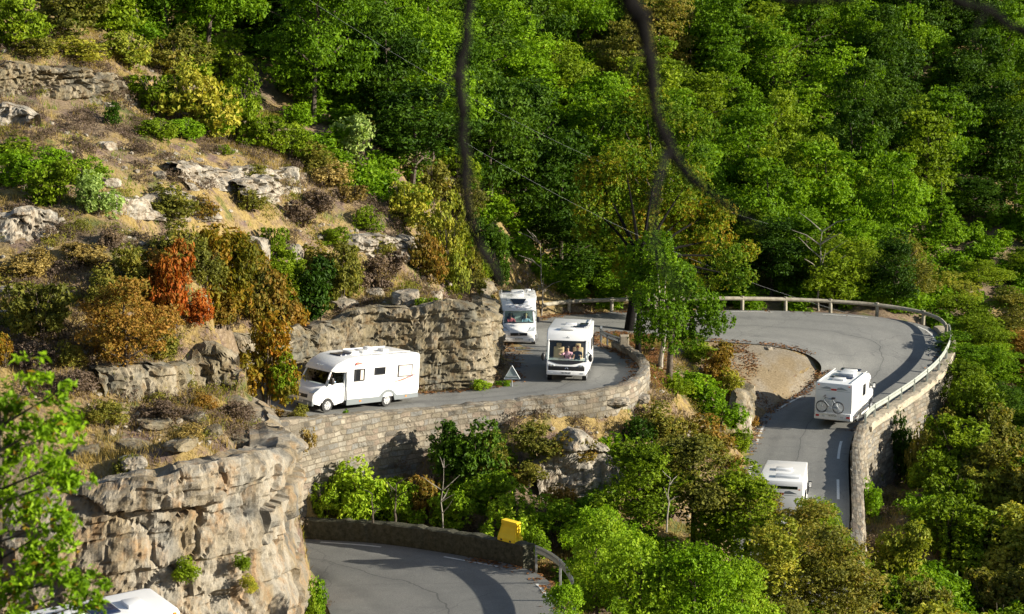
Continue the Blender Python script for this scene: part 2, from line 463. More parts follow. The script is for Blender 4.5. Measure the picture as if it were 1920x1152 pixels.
def mat_leaf(name, cols, trans=0.35, rough=0.55):
    """cols: colours a leaf of this plant can have, picked leaf by leaf, and shifted a little plant by plant"""
    m, nt, out = new_mat(name)
    at = N(nt, 'ShaderNodeAttribute'); at.attribute_name = 'tint'
    oi = N(nt, 'ShaderNodeObjectInfo')
    ad = N(nt, 'ShaderNodeMath', operation='MULTIPLY_ADD', i_1=0.36, i_2=-0.18); nt.links.new(oi.outputs['Random'], ad.inputs[0])
    s = N(nt, 'ShaderNodeMath', operation='ADD'); s.use_clamp = True
    nt.links.new(at.outputs['Fac'], s.inputs[0]); nt.links.new(ad.outputs[0], s.inputs[1])
    k = len(cols)
    c = ramp(nt, s.outputs[0], [(i / (k - 1), cols[i]) for i in range(k)])
    d = N(nt, 'ShaderNodeBsdfPrincipled'); d.inputs['Roughness'].default_value = rough; d.inputs['Specular IOR Level'].default_value = 0.12
    nt.links.new(c, d.inputs['Base Color'])
    t = N(nt, 'ShaderNodeBsdfTranslucent')
    tc = mix(nt, 1.0, c, (1.0, 1.0, 0.45), 'MULTIPLY')
    nt.links.new(tc, t.inputs['Color'])
    mx = N(nt, 'ShaderNodeMixShader'); mx.inputs[0].default_value = trans
    nt.links.new(d.outputs[0], mx.inputs[1]); nt.links.new(t.outputs[0], mx.inputs[2])
    nt.links.new(mx.outputs[0], out.inputs['Surface'])
    return m
LEAF = {
    'green':  [(0.032, 0.065, 0.003), (0.056, 0.112, 0.004), (0.088, 0.158, 0.005), (0.135, 0.208, 0.008)],
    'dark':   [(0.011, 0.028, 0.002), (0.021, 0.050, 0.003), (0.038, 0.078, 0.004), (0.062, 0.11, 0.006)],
    'bright': [(0.070, 0.125, 0.006), (0.125, 0.205, 0.009), (0.19, 0.275, 0.014), (0.28, 0.35, 0.028)],
    'vivid':  [(0.043, 0.086, 0.003), (0.076, 0.143, 0.004), (0.115, 0.20, 0.006), (0.168, 0.256, 0.010)],
    'mid':    [(0.043, 0.072, 0.003), (0.078, 0.120, 0.005), (0.116, 0.166, 0.008), (0.175, 0.218, 0.012)],
    'olive':  [(0.045, 0.050, 0.010), (0.090, 0.095, 0.016), (0.14, 0.135, 0.022), (0.20, 0.14, 0.03)],
    'yellow': [(0.09, 0.115, 0.012), (0.16, 0.18, 0.020), (0.25, 0.235, 0.030), (0.34, 0.26, 0.04)],
    'orange': [(0.060, 0.066, 0.006), (0.120, 0.102, 0.009), (0.205, 0.118, 0.012), (0.27, 0.11, 0.016)],
    'red':    [(0.08, 0.055, 0.008), (0.18, 0.075, 0.011), (0.31, 0.075, 0.014), (0.36, 0.13, 0.02)],
    'autumn': [(0.034, 0.075, 0.004), (0.070, 0.125, 0.006), (0.135, 0.165, 0.010), (0.25, 0.14, 0.014)],
    'rust':   [(0.07, 0.075, 0.012), (0.13, 0.105, 0.018), (0.20, 0.115, 0.022), (0.27, 0.15, 0.035)],
    'pale':   [(0.10, 0.15, 0.035), (0.17, 0.24, 0.06), (0.26, 0.34, 0.10), (0.36, 0.42, 0.16)],
    'heath':  [(0.09, 0.065, 0.045), (0.15, 0.11, 0.08), (0.22, 0.16, 0.12), (0.28, 0.20, 0.10)],
    'straw':  [(0.18, 0.13, 0.035), (0.29, 0.21, 0.06), (0.40, 0.295, 0.09), (0.50, 0.39, 0.14)],
    'litter': [(0.12, 0.06, 0.025), (0.22, 0.10, 0.04), (0.32, 0.15, 0.06), (0.38, 0.24, 0.11)],
}
for k_, v_ in LEAF.items():
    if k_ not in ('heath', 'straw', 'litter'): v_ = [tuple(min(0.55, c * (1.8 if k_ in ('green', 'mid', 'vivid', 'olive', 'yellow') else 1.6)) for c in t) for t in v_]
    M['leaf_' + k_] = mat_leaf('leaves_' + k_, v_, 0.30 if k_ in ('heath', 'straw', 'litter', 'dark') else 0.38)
def mat_bark(name, a, b):
    m, nt, out = new_mat(name)
    tc = N(nt, 'ShaderNodeTexCoord')
    n = noise(nt, tc.outputs['Object'], 5, 6, 0.7)
    principled(nt, out, ramp(nt, n, [(0.35, a), (0.65, b)]), 0.9, spec=0.1, bump=n, bstr=0.5)
    return m
M['bark'] = mat_bark('bark', (0.04, 0.032, 0.025), (0.14, 0.115, 0.09))
M['palebark'] = mat_bark('pale_bark', (0.16, 0.14, 0.115), (0.36, 0.33, 0.28))
M['blackbark'] = mat_bark('dark_bark', (0.005, 0.0045, 0.004), (0.011, 0.010, 0.009))
# ------------------------------------------------------------------ roads (edges given by sight line and height)
def catmull(pts, n):
    pts = [np.array(p, float) for p in pts]
    ext = [2 * pts[0] - pts[1]] + pts + [2 * pts[-1] - pts[-2]]
    out = []
    for i in range(1, len(ext) - 2):
        p0, p1, p2, p3 = ext[i - 1:i + 3]
        for k in range(n):
            t = k / n
            out.append(0.5 * ((2 * p1) + (-p0 + p2) * t + (2 * p0 - 5 * p1 + 4 * p2 - p3) * t * t + (-p0 + 3 * p1 - 3 * p2 + p3) * t ** 3))
    out.append(ext[-2])
    return np.array(out)
# (outer u,v, inner u,v, z): outer = valley side of the bend, then rock side by the vans; inner = inside of the bend
UP = [(1588, 1140, 1340, 1120, -0.2), (1590, 1040, 1375, 1020, 0.5), (1593, 960, 1385, 930, 1.2), (1592, 850, 1400, 850, 1.8), (1612, 800, 1422, 793, 2.15),
      (1655, 770, 1450, 765, 2.3), (1706, 735, 1500, 737, 2.6), (1750, 695, 1533, 708, 3.2), (1768, 650, 1538, 684, 3.9),
      (1742, 615, 1505, 662, 4.4), (1652, 596, 1440, 649, 4.8), (1520, 586, 1370, 643, 5.1), (1400, 583, 1290, 638, 5.4),
      (1280, 583, 1220, 632, 5.6), (1180, 585, 1165, 627, 5.8), (1070, 590, 1133, 627, 5.95), (985, 603, 1117, 636, 6.1),
      (940, 626, 1128, 647, 6.35), (945, 655, 1165, 662, 6.65), (955, 680, 1192, 683, 7.1), (962, 706, 1196, 708, 7.6),
      (935, 722, 1162, 733, 7.8), (870, 732, 1085, 748, 7.82), (790, 738, 960, 762, 7.85), (710, 738, 830, 775, 7.95),
      (600, 743, 700, 786, 8.2), (510, 752, 570, 796, 8.65), (410, 757, 440, 806, 9.2)]
LO = [(470, 1003, 520, 1070, 3.6), (570, 1012, 590, 1085, 3.8), (700, 1020, 600, 1110, 4.0), (800, 1033, 606, 1128, 4.15), (900, 1050, 615, 1142, 4.35), (970, 1063, 622, 1160, 4.5),
      (1020, 1085, 630, 1185, 4.7), (1050, 1118, 640, 1215, 4.9), (1062, 1170, 640, 1250, 5.1), (1050, 1250, 610, 1285, 5.4),
      (950, 1340, 540, 1310, 5.8), (700, 1420, 420, 1325, 6.1), (300, 1450, 200, 1330, 6.3), (-200, 1450, -100, 1330, 6.6)]
def road_edges(tab, n=8):
    o = catmull([PZ(a, b, z) for a, b, c, d, z in tab], n)
    i = catmull([PZ(c, d, z) for a, b, c, d, z in tab], n)
    return o, i
UO, UI = road_edges(UP)
LOo, LOi = road_edges(LO)
def ribbon(name, o, i, mat, dz=0.0, cross=6):
    n = len(o); vs = []; uv = []
    mid = (o + i) / 2; s = np.concatenate([[0], np.cumsum(np.linalg.norm(np.diff(mid, axis=0), axis=1))])
    for k in range(n):
        for c in range(cross + 1):
            t = c / cross
            p = o[k] * (1 - t) + i[k] * t
            vs.append((p[0], p[1], p[2] + dz)); uv.append((s[k], t))
    fs = [[k * (cross + 1) + c, k * (cross + 1) + c + 1, (k + 1) * (cross + 1) + c + 1, (k + 1) * (cross + 1) + c] for k in range(n - 1) for c in range(cross)]
    me = np_mesh(name, vs, fs, True, uv)
    return link(name, me, mat)

def Q(u, v, z):
    p = PZ(u, v, z); return (p.x, p.y, p.z)
A_ = [P(-120, 1180, 66.2), P(0, 1180, 66.5), P(150, 1175, 67), P(300, 1170, 67.6), P(400, 1160, 68.5), P(480, 1155, 69.8), P(530, 1140, 71.6), P(545, 1100, 74.5), P(532, 1060, 78.5), P(490, 1020, 82)]
B_ = [Q(440, 752, 8.8), Q(520, 749, 8.5), Q(600, 738, 8.2), Q(700, 733, 7.95), Q(790, 731, 7.85), Q(865, 726, 7.82), Q(918, 714, 7.8), Q(938, 694, 7.5), Q(932, 668, 7.0), Q(925, 640, 6.5), Q(925, 615, 6.2)]
B_ = [(x, y + 0.35, z) for x, y, z in B_[:6]] + [(x - 0.3, y + 0.3, z) for x, y, z in B_[6:]]
TOPA = [10.9, 10.9, 11.1, 11.6, 11.9, 11.8, 11.5, 11.1, 10.9, 10.8]
TOPB = [12.0, 11.8, 11.6, 11.8, 12.1, 12.1, 11.5, 10.6, 9.8, 9.2, 8.8]
# ------------------------------------------------------------------ terrain height function
CTRL = []
def cp(u, v, d): CTRL.append(tuple(P(u, v, d)))
def cz(x, y, z): CTRL.append((x, y, z))
# ground below the viewpoint, down to the lower road
for x in (-30, -12, 0, 12, 30):
    cz(x, -6, 28.0); cz(x, 12, 24.5); cz(x, 30, 15.5); cz(x, 44, 9.5)
for x in (-30, -15, 0, 14): cz(x, 52, 6.3)
cz(30, 52, 3.5); cz(45, 40, 6)
# cliff spur between lower road and upper road (left part of the picture)
for u, v, d in [(-60, 840, 70), (60, 840, 70.5), (170, 860, 71), (300, 880, 71.5), (400, 850, 72.5), (520, 850, 74),(550, 850, 77),
                (-60, 740, 71), (100, 740, 73), (250, 745, 75), (400, 740, 77), (500, 740, 80), (540, 760, 82),
                (-60, 600, 76), (100, 600, 77), (250, 600, 79), (400, 600, 81),
                (-60, 480, 80), (100, 480, 81), (250, 450, 83), (420, 480, 86),
                (-60, 400, 83), (50, 400, 84), (150, 380, 86), (250, 370, 90), (380, 360, 95), (500, 380, 99),
                (-60, 270, 90), (100, 270, 92), (250, 270, 97), (400, 290, 101), (520, 320, 104),
                (-60, 130, 98), (60, 120, 100), (200, 200, 100), (300, 230, 104), (430, 250, 108), (560, 290, 110),
                (-100, 20, 104), (150, 60, 108), (300, 120, 113), (450, 180, 118)]:
    cp(u, v, d)
# hill above the cliff behind the long van
for u, v, d in [(560, 600, 96), (640, 585, 98), (720, 570, 100), (800, 565, 102.5), (870, 565, 106), (915, 590, 110),
                (600, 480, 101), (700, 470, 104), (800, 470, 108), (880, 500, 113), (560, 420, 101), (640, 400, 106), (720, 360, 110), (820, 400, 115),
                (640, 310, 113), (740, 300, 117), (850, 330, 122)]:
    cp(u, v, d)
# forest hill (ground under the trees)
for u, v, d in [(560, 160, 124), (700, 190, 130), (850, 250, 134), (950, 440, 126), (900, 470, 120), (1000, 520, 128), (940, 560, 120),
                (1100, 560, 132), (1250, 555, 134), (1400, 555, 135), (1550, 560, 135), (1700, 580, 134),
                (1000, 400, 138), (1150, 420, 142), (1300, 430, 146), (1500, 440, 148), (1700, 470, 150), (1900, 520, 150),
                (800, 120, 146), (1000, 200, 154), (1200, 230, 158), (1400, 250, 162), (1600, 270, 165), (1850, 300, 168),
                (300, -40, 130), (600, 20, 142), (800, -40, 160), (1000, 20, 172), (1200, 20, 176), (1400, 30, 180), (1600, 50, 184), (1850, 60, 188),
                (600, -120, 170), (1000, -100, 200), (1500, -80, 210), (2000, -40, 210), (2100, 250, 180)]:
    cp(u, v, d)
# ravine and slope outside the bend
for u, v, d in [(1820, 700, 131), (1930, 640, 142), (1830, 800, 118), (1930, 780, 124), (2050, 700, 130), (1720, 900, 108), (1690, 960, 104.5), (1790, 850, 112),
                (1850, 900, 110), (1950, 900, 110), (1640, 1010, 100), (1720, 1060, 97), (1830, 1000, 103), (1950, 1020, 102), (1620, 1130, 92), (1750, 1150, 91), (1920, 1150, 93),
                (1650, 1300, 80), (1900, 1300, 80), (1500, 1250, 84)]:
    cp(u, v, d)
# ground between the upper road and the bend (island), and below
for u, v, d in [(1225, 655, 111), (1240, 700, 103), (1290, 660, 113), (1340, 660, 116), (1420, 670, 117), (1480, 690, 116.8), (1490, 735, 116), (1480, 725, 116.5), (1420, 715, 116.5), (1440, 755, 114.4), (1370, 680, 115.5),
                (1340, 720, 111.5), (1395, 752, 111.5), (1390, 790, 108), (1300, 770, 104), (1230, 760, 98), (1180, 780, 94.5), (1380, 820, 106), (1370, 900, 101),
                (1300, 850, 101), (1350, 1000, 96), (1100, 790, 92.5), (1020, 790, 91.2), (960, 795, 90.4), (1150, 835, 93), (1050, 845, 90.5), (1140, 930, 90), (1050, 935, 88.5), (1250, 930, 92),
                (900, 870, 89.5), (820, 850, 89.0), (700, 880, 88.0), (610, 880, 86.8), (950, 900, 88.5), (900, 960, 87.5), (750, 960, 86.8), (620, 965, 86.2), (570, 930, 85.3),
                (1050, 1010, 86), (1200, 1020, 88), (1100, 1100, 80), (1250, 1100, 83), (1400, 1120, 85), (1200, 1200, 74), (1350, 1200, 77), (1150, 1350, 64), (1400, 1350, 66)]:
    cp(u, v, d)
def _off(e, k, o, flip=1):
    t = e[min(k + 2, len(e) - 1)] - e[max(k - 2, 0)]; l = math.hypot(t[0], t[1])
    return e[k][0] + t[1] / l * o * flip, e[k][1] - t[0] / l * o * flip
for k in range(6, 76, 5):            # the land drops away outside the bend wall
    x, y = _off(UO, k, 2.4); dz = 2.4 if k < 16 else (4.6 if k < 56 else 3.0 if k < 66 else 1.2)
    cz(x, y, UO[k][2] - dz)
    if k < 60:
        x, y = _off(UO, k, 7.0); cz(x, y, UO[k][2] - dz - 2.0)
for k in range(8 * 17 + 4, len(UI), 6):   # and outside the wall under the long van
    f_ = (k - 8 * 17) / (len(UI) - 8 * 17)
    dz = 0.8 if f_ < 0.3 else (1.3 + (f_ - 0.3) * 8 if f_ < 0.62 else 3.9)
    x, y = _off(UI, k, 1.7, -1); cz(x, y, UI[k][2] - dz)
for u in (-100, 0, 100, 200, 300, 400, 480, 540):      # foot of the big cliff
    p = P(u, 1180, 64.8 + max(0, (u - 150)) * 0.006); cz(p.x, p.y, 6.0)
for u, d in ((575, 74.5), (570, 78), (560, 81)):
    p = P(u, 1080, d); cz(p.x, p.y, 4.3)
def shift_in(pts, dist):
    out = []
    for k, p in enumerate(pts):
        a, b = pts[max(0, k - 1)], pts[min(len(pts) - 1, k + 1)]
        l = math.hypot(b[0] - a[0], b[1] - a[1])
        out.append((p[0] - (b[1] - a[1]) / l * dist, p[1] + (b[0] - a[0]) / l * dist))
    return out
for (x, y), zt_ in zip(shift_in(A_, 2.2), TOPA): cz(x, y, zt_ - 0.05)
for (x, y) in shift_in(A_, 0.6)[:8]: cz(x, y, 6.0)
for (x, y), zt_ in zip(shift_in(B_, 2.5), TOPB): cz(x, y, zt_ - 0.1)
for (x, y), p in zip(shift_in(B_, 0.7), B_): cz(x, y, p[2] + 0.2)
CTRL = np.array(CTRL)
def rbf_fit(c):
    n = len(c); X = c[:, :2]
    D = np.linalg.norm(X[:, None] - X[None], axis=2)
    A = np.zeros((n + 3, n + 3)); A[:n, :n] = D - np.eye(n) * 0.15
    Q = np.c_[np.ones(n), X]; A[:n, n:] = Q; A[n:, :n] = Q.T
    b = np.r_[c[:, 2], np.zeros(3)]
    return np.linalg.solve(A, b)
WR = rbf_fit(CTRL)
GX0, GX1, GY0, GY1, GS = -62.0, 84.0, -8.0, 216.0, 0.4
gx = np.arange(GX0, GX1, GS); gy = np.arange(GY0, GY1, GS)
GXX, GYY = np.meshgrid(gx, gy)
flat = np.c_[GXX.ravel(), GYY.ravel()]
H = np.zeros(len(flat))
for s in range(0, len(flat), 20000):
    q = flat[s:s + 20000]
    D = np.linalg.norm(q[:, None] - CTRL[None, :, :2], axis=2)
    H[s:s + 20000] = D @ WR[:len(CTRL)] + WR[-3] + q @ WR[-2:]
HB = H.reshape(GXX.shape)
HB = HB + 0.22 * fbm(GXX * 0.35, GYY * 0.35, seed=3) + 0.10 * fbm(GXX * 1.3, GYY * 1.3, seed=5, octv=2)
def carve(HH, o, i, fall, margin=0.35, dz=-0.06):
    mid = (o + i) / 2
    # resample across the width so that the strip is covered by small discs
    pts = np.concatenate([o * (1 - t) + i * t for t in np.linspace(0, 1, 15)])
    x0, x1, y0, y1 = pts[:, 0].min() - 5, pts[:, 0].max() + 5, pts[:, 1].min() - 5, pts[:, 1].max() + 5
    sel = (GXX > x0) & (GXX < x1) & (GYY > y0) & (GYY < y1)
    q = np.c_[GXX[sel], GYY[sel]]
    out = HH[sel].copy()
    for s in range(0, len(q), 4000):
        D = np.linalg.norm(q[s:s + 4000, None] - pts[None, :, :2], axis=2)
        # distance weighted mean height of nearby strip points
        k = np.argmin(D, axis=1); dm = D[np.arange(len(D)), k]
        wgt = np.exp(-(D / 0.7) ** 2 + (dm[:, None] / 0.7) ** 2)
        zz = (wgt * pts[None, :, 2]).sum(1) / wgt.sum(1)
        t = np.clip((dm - margin) / fall, 0, 1); t = t * t * (3 - 2 * t)
        out[s:s + 4000] = (zz + dz) * (1 - t) + out[s:s + 4000] * t
    HH = HH.copy(); HH[sel] = out
    return HH
_a = UI[8 * 4 + 2: 8 * 10 + 1]                 # level ground of the lay-by, between the road edge and its bushy side
_b = catmull([Q(1410, 770, 2.5), Q(1390, 738, 3.2), Q(1372, 705, 3.9), Q(1352, 672, 4.6), Q(1345, 655, 5.0)], 20)
_t = np.linspace(0, len(_b) - 1, len(_a)); _b = np.stack([np.interp(_t, np.arange(len(_b)), _b[:, c]) for c in range(3)], 1)
HB = carve(HB, _a, _b, 1.2, 0.3, -0.02) 
HB = carve(HB, UO, UI, 0.5, 0.15)
HB = carve(HB, LOo, LOi, 0.6, 0.2)
def hgt(x, y):
    x = np.asarray(x, float); y = np.asarray(y, float)
    fx = np.clip((x - GX0) / GS, 0, len(gx) - 1.001); fy = np.clip((y - GY0) / GS, 0, len(gy) - 1.001)
    ix = fx.astype(int); iy = fy.astype(int); tx = fx - ix; ty = fy - iy
    return (HB[iy, ix] * (1 - tx) * (1 - ty) + HB[iy, ix + 1] * tx * (1 - ty) + HB[iy + 1, ix] * (1 - tx) * ty + HB[iy + 1, ix + 1] * tx * ty)
def ground_px(u, v, d0=50.0, d1=215.0):
    ds = np.arange(d0, d1, 0.25)
    x = (u - 960) / F_PX * ds; up = (576 - v) / F_PX * ds
    y = ds * CP + up * SP; z = CZ + up * CP - ds * SP
    hit = np.nonzero(z <= hgt(x, y))[0]
    d = ds[hit[0]] if len(hit) else 150.0
    p = P(u, v, d); p.z = float(hgt(p.x, p.y))
    return p, d
nx, ny = len(gx), len(gy)
idx = np.arange(nx * ny).reshape(ny, nx)
fs = np.stack([idx[:-1, :-1], idx[:-1, 1:], idx[1:, 1:], idx[1:, :-1]], -1).reshape(-1, 4)
me = np_mesh('hillside', np.c_[GXX.ravel(), GYY.ravel(), HB.ravel()], fs, True)
tag(link('hillside', me, M['ground']), kind='structure')
# wide land around it so that the ground never ends in mid air
bm_ = MB()
for (x0, x1, y0, y1) in ((-400, 400, GY1 - 1.2, 520), (-400, 400, -300, GY0 + 0.6), (-400, GX0 + 0.6, GY0 + 0.6, GY1 - 1.2), (GX1 - 1.2, 400, GY0 + 0.6, GY1 - 1.2)):
    nX, nY = 24, 24
    xs = np.linspace(x0, x1, nX); ys = np.linspace(y0, y1, nY)
    vv = [[bm_.bm.verts.new((x, y, float(hgt(min(max(x, GX0), GX1 - 1), min(max(y, GY0), GY1 - 1)))
            + (0.32 * max(0, y - GY1) if y > GY1 else 0) + (0.3 * max(0, x - GX1)) + (0.25 * max(0, GX0 - x)) - 0.05)) for x in xs] for y in ys]
    for a in range(nY - 1):
        for b in range(nX - 1):
            bm_.bm.faces.new((vv[a][b], vv[a][b + 1], vv[a + 1][b + 1], vv[a + 1][b]))
tag(bm_.build('hills', M['ground']), kind='structure')

tag(ribbon('road', UO, UI, M['asphalt'], 0.03), kind='structure')
tag(ribbon('road', LOo, LOi, M['asphalt'], 0.03), kind='structure')

def strip_line(name, pts, w, dz=0.037, mat=None):
    pts = np.array(pts); n = len(pts)
    t = np.gradient(pts, axis=0); nrm = np.c_[-t[:, 1], t[:, 0]]; nrm /= np.linalg.norm(nrm, axis=1)[:, None]
    vs = []
    for k in range(n):
        for s in (-0.5, 0.5):
            vs.append((pts[k][0] + nrm[k][0] * s * w, pts[k][1] + nrm[k][1] * s * w, pts[k][2] + dz))
    fs = [[2 * k, 2 * k + 1, 2 * k + 3, 2 * k + 2] for k in range(n - 1)]
    me = np_mesh(name, vs, fs)
    return link(name, me, mat or M['paint_line'])
def across(o, i, t): return o * (1 - t) + i * t
def dashes(o, i, t, k0, k1, on, off, w):
    line = across(o, i, t)
    d = np.concatenate([[0], np.cumsum(np.linalg.norm(np.diff(line, axis=0), axis=1))])
    s = d[k0]
    while s + on < d[k1]:
        ss = np.linspace(s, s + on, 5)
        pts = np.stack([np.interp(ss, d, line[:, c]) for c in range(3)], 1)
        tag(strip_line('road_marking', pts, w), kind='structure')
        s += on + off
# dashed edge line along the inside of the bend and the outside below the wall
dashes(UO, UI, 0.93, 10, 66, 3.0, 3.4, 0.14)
dashes(UO, UI, 0.10, 8, 36, 3.0, 3.4, 0.14)
dashes(UO, UI, 0.05, 66, 110, 3.0, 3.4, 0.10)
dashes(LOo, LOi, 0.06, 10, 60, 3.0, 3.4, 0.12)

# ------------------------------------------------------------------ gravel lay-by inside the bend (laid on the hillside)
poly = [(1335, 652), (1400, 645), (1460, 652), (1507, 666), (1533, 690), (1528, 714), (1497, 745), (1445, 772), (1408, 760), (1385, 728), (1352, 695)]
cx_ = np.mean([p[0] for p in poly]); cy_ = np.mean([p[1] for p in poly])
poly = [(p[0], p[1]) for p in catmull([(a, b, 0) for a, b in poly + poly[:1]], 4)[:-1]]
vs = []; R_ = 14
for r in range(R_ + 1):
    for a, b in poly:
        f = max(r / R_, 0.004)
        g, _ = ground_px(cx_ + (a - cx_) * f, cy_ + (b - cy_) * f)
        vs.append((g.x, g.y, g.z + 0.03 - (0.10 if r == R_ else 0)))
n_ = len(poly)
fs = [[r * n_ + k, r * n_ + (k + 1) % n_, (r + 1) * n_ + (k + 1) % n_, (r + 1) * n_ + k] for r in range(R_) for k in range(n_)]
c0 = []
tag(link('gravel_layby', np_mesh('gravel_layby', vs, fs + c0, True), M['gravel']), kind='structure')

# ------------------------------------------------------------------ rock faces
def facets(a, b, seed):
    """angular broken-rock field on a jittered grid: height of the nearest facet plane, and distance to its edge"""
    ia, ib = np.floor(a), np.floor(b)
    best = np.full(a.shape, 9.0); sec = np.full(a.shape, 9.0); val = np.zeros(a.shape)
    for da in (-1, 0, 1):
        for db in (-1, 0, 1):
            ca, cb = ia + da, ib + db; z0 = ca * 0
            px_ = ca + 0.15 + 0.7 * _hash(ca, cb, z0, seed); py_ = cb + 0.15 + 0.7 * _hash(ca, cb, z0 + 1, seed)
            dx, dy = a - px_, b - py_
            d = np.maximum(np.abs(dx), np.abs(dy)) * 0.7 + np.hypot(dx, dy) * 0.3
            h = _hash(ca, cb, z0 + 2, seed) + dx * (_hash(ca, cb, z0 + 3, seed) - 0.5) * 0.7 + dy * (_hash(ca, cb, z0 + 4, seed) - 0.62) * 0.45
            n1 = d < best
            sec = np.where(n1, best, np.minimum(sec, d)); val = np.where(n1, h, val); best = np.where(n1, d, best)
    return val, sec - best
def cells(s, z, seed, lh=0.9, bw=1.8, fine=1.0):
    """blocky bedded rock: returns outward offset (m)"""
    zz = (z + 0.25 * vnoise(s * 0.22, z * 0.3, seed=seed)) / lh
    zz = zz + 0.8 * vnoise(zz * 0.5, zz * 0, seed=seed + 1)
    k = np.floor(zz); fz = zz - k
    sh = 5 * _hash(k, k * 0, k * 0, seed + 3)
    wob = 0.25 * vnoise(s * 1.1, z * 1.1, seed=seed + 7)
    v1, e1 = facets((s + wob) / bw + sh, zz * 0.8 + wob * 0.3, seed + 5)
    v2, e2 = facets((s + wob) / bw * 2.6 + 3, (z + wob) / lh * 2.2, seed + 6)
    v3, e3 = facets((s + wob) / bw * 6.5 + 3, (z + wob) / lh * 5.5, seed + 8)
    off = 0.55 * (_hash(k, k * 0, k * 0 + 5, seed) - 0.3) + 0.75 * v1 + fine * (0.26 * v2 + 0.11 * v3)
    soft = np.clip(vnoise(s * 0.3, z * 0.35, seed=seed + 11) + 0.6, 0.15, 1)
    off -= soft * (0.42 * np.exp(-(e1 / 0.055) ** 2) + 0.16 * np.exp(-(e2 / 0.07) ** 2) + 0.05 * np.exp(-(e3 / 0.1) ** 2))
    ed = np.minimum(fz, 1 - fz) * lh
    off -= 0.40 * np.exp(-(ed / 0.07) ** 2) * np.clip(vnoise(s * 0.45, k * 3.1, seed=seed + 13) + 0.45, 0, 1)
    return off * 0.8
def cliff(name, base, ztop, side, label, mat, seed=1, res=0.10, depth=0.7, lean=0.25, lh=0.9, bw=1.8, back=2.2, top_noise=0.8, fine=1.0):
    """base: list of (x,y,z) along the foot; ztop: list of top heights; side: +1 outward is to the right of travel"""
    b = catmull(base, 12); zt = catmull([(t, 0, 0) for t in ztop], 12)[:, 0]
    d = np.concatenate([[0], np.cumsum(np.linalg.norm(np.diff(b[:, :2], axis=0), axis=1))])
    ns = max(4, int(d[-1] / res)); S = np.linspace(0, d[-1], ns)
    bx = np.interp(S, d, b[:, 0]); by = np.interp(S, d, b[:, 1]); bz = np.interp(S, d, b[:, 2]) - 0.6
    tz = np.interp(S, d, zt) + top_noise * (0.35 * fbm(S * 0.5, S * 0, seed=seed + 9) + 0.3 * (_hash(np.floor(S / 1.7), S * 0, S * 0, seed + 8) - 0.5))
    tx = np.gradient(bx); ty = np.gradient(by)
    k = np.ones(15) / 15
    tx = np.convolve(np.pad(tx, 7, 'edge'), k, 'valid'); ty = np.convolve(np.pad(ty, 7, 'edge'), k, 'valid')
    l = np.hypot(tx, ty); nxv, nyv = side * ty / l, -side * tx / l
    hmax = (tz - bz).max(); nz = int(hmax / res)
    rows = []
    for r in range(nz + 1):
        f = r / nz
        z = bz + (tz - bz) * f
        o = depth * (cells(S, z, seed, lh, bw, fine) * 1.25) + 0.35 * fbm(S * 0.35, z * 0.35, seed=seed + 20) + 0.09 * fbm(S * 2.2, z * 2.2, seed=seed + 21, octv=3)
        o = o + lean * (1 - f) * 1.2 - 0.2
        o = o - 0.9 * np.clip((f - 0.93) / 0.07, 0, 1) ** 2 * 0.5
        rows.append(np.stack([bx + nxv * o, by + nyv * o, z], 1))
    for q in range(1, 8):
        t = q / 7
        o = -back * t - 0.3 + 0.3 * (1 - t)
        z = tz + 0.10 * fbm(S * 0.8, S * 0 + q, seed=seed + 30) - 0.15 * t
        pp = np.stack([bx + nxv * o, by + nyv * o, z], 1)
        if q >= 5:
            pp[:, 2] = np.minimum(pp[:, 2], hgt(pp[:, 0], pp[:, 1]) - 0.3 * (q - 4))
        rows.append(pp)
    V = np.concatenate(rows); nr = len(rows)
    ii = np.arange(nr * ns).reshape(nr, ns)
    fs = np.stack([ii[:-1, :-1], ii[:-1, 1:], ii[1:, 1:], ii[1:, :-1]], -1).reshape(-1, 4)
    if side < 0: fs = fs[:, ::-1]
    o = link(name, np_mesh(name, V, fs, False), mat)
    return tag(o, label, kind='structure')
# big cliff above the lower road (left); foot runs left to right and then round the nose
cliff('cliff', [(p.x, p.y, 5.6) for p in A_], TOPA, 1, 'pale sandstone cliff above the lower road', M['rock'], seed=23, depth=0.5, lh=1.5, bw=2.2, lean=0.3, fine=0.6, top_noise=0.45)
# cliff behind the long van
cliff('cliff', B_, TOPB, 1, 'layered cliff behind the long white van', M['rock2'], seed=17, depth=0.42, lh=0.62, bw=1.5, lean=0.25, back=1.4)
# band of rock under the orange bushes
def band(u0, u1, v0, v1, dz, seed, mat, n=5, name='rock_ledge', **kw):
    base = []; tops = []
    for k in range(n):
        t = k / (n - 1)
        g, _ = ground_px(u0 + (u1 - u0) * t, v0 + (v1 - v0) * t)
        base.append((g.x, g.y, g.z)); tops.append(g.z + dz * (0.75 + 0.5 * sin(pi * t)))
    return cliff(name, base, tops, 1, None, mat, seed=seed, res=0.09, **kw)
band(190, 450, 742, 728, 1.0, 31, M['rock2'], lh=0.5, bw=1.6, depth=0.4, back=1.2)
band(350, 445, 718, 716, 0.9, 39, M['rock2'], lh=0.8, bw=1.3, depth=0.4, back=1.0)
band(180, 400, 385, 395, 0.55, 41, M['rockpale'], lh=0.45, bw=1.1, depth=0.5, back=1.0)
band(330, 560, 335, 345, 0.45, 43, M['rockpale'], lh=0.4, bw=1.0, depth=0.5, back=1.0)
band(440, 565, 372, 372, 0.7, 44, M['rockpale'], lh=0.45, bw=1.6, depth=0.6, back=1.0)
band(-60, 60, 232, 240, 0.7, 47, M['rockpale'], lh=0.35, bw=1.0, depth=0.4, back=1.0)
band(-40, 230, 175, 182, 1.3, 48, M['rock2'], lh=0.4, bw=1.0, depth=0.6, back=1.0)
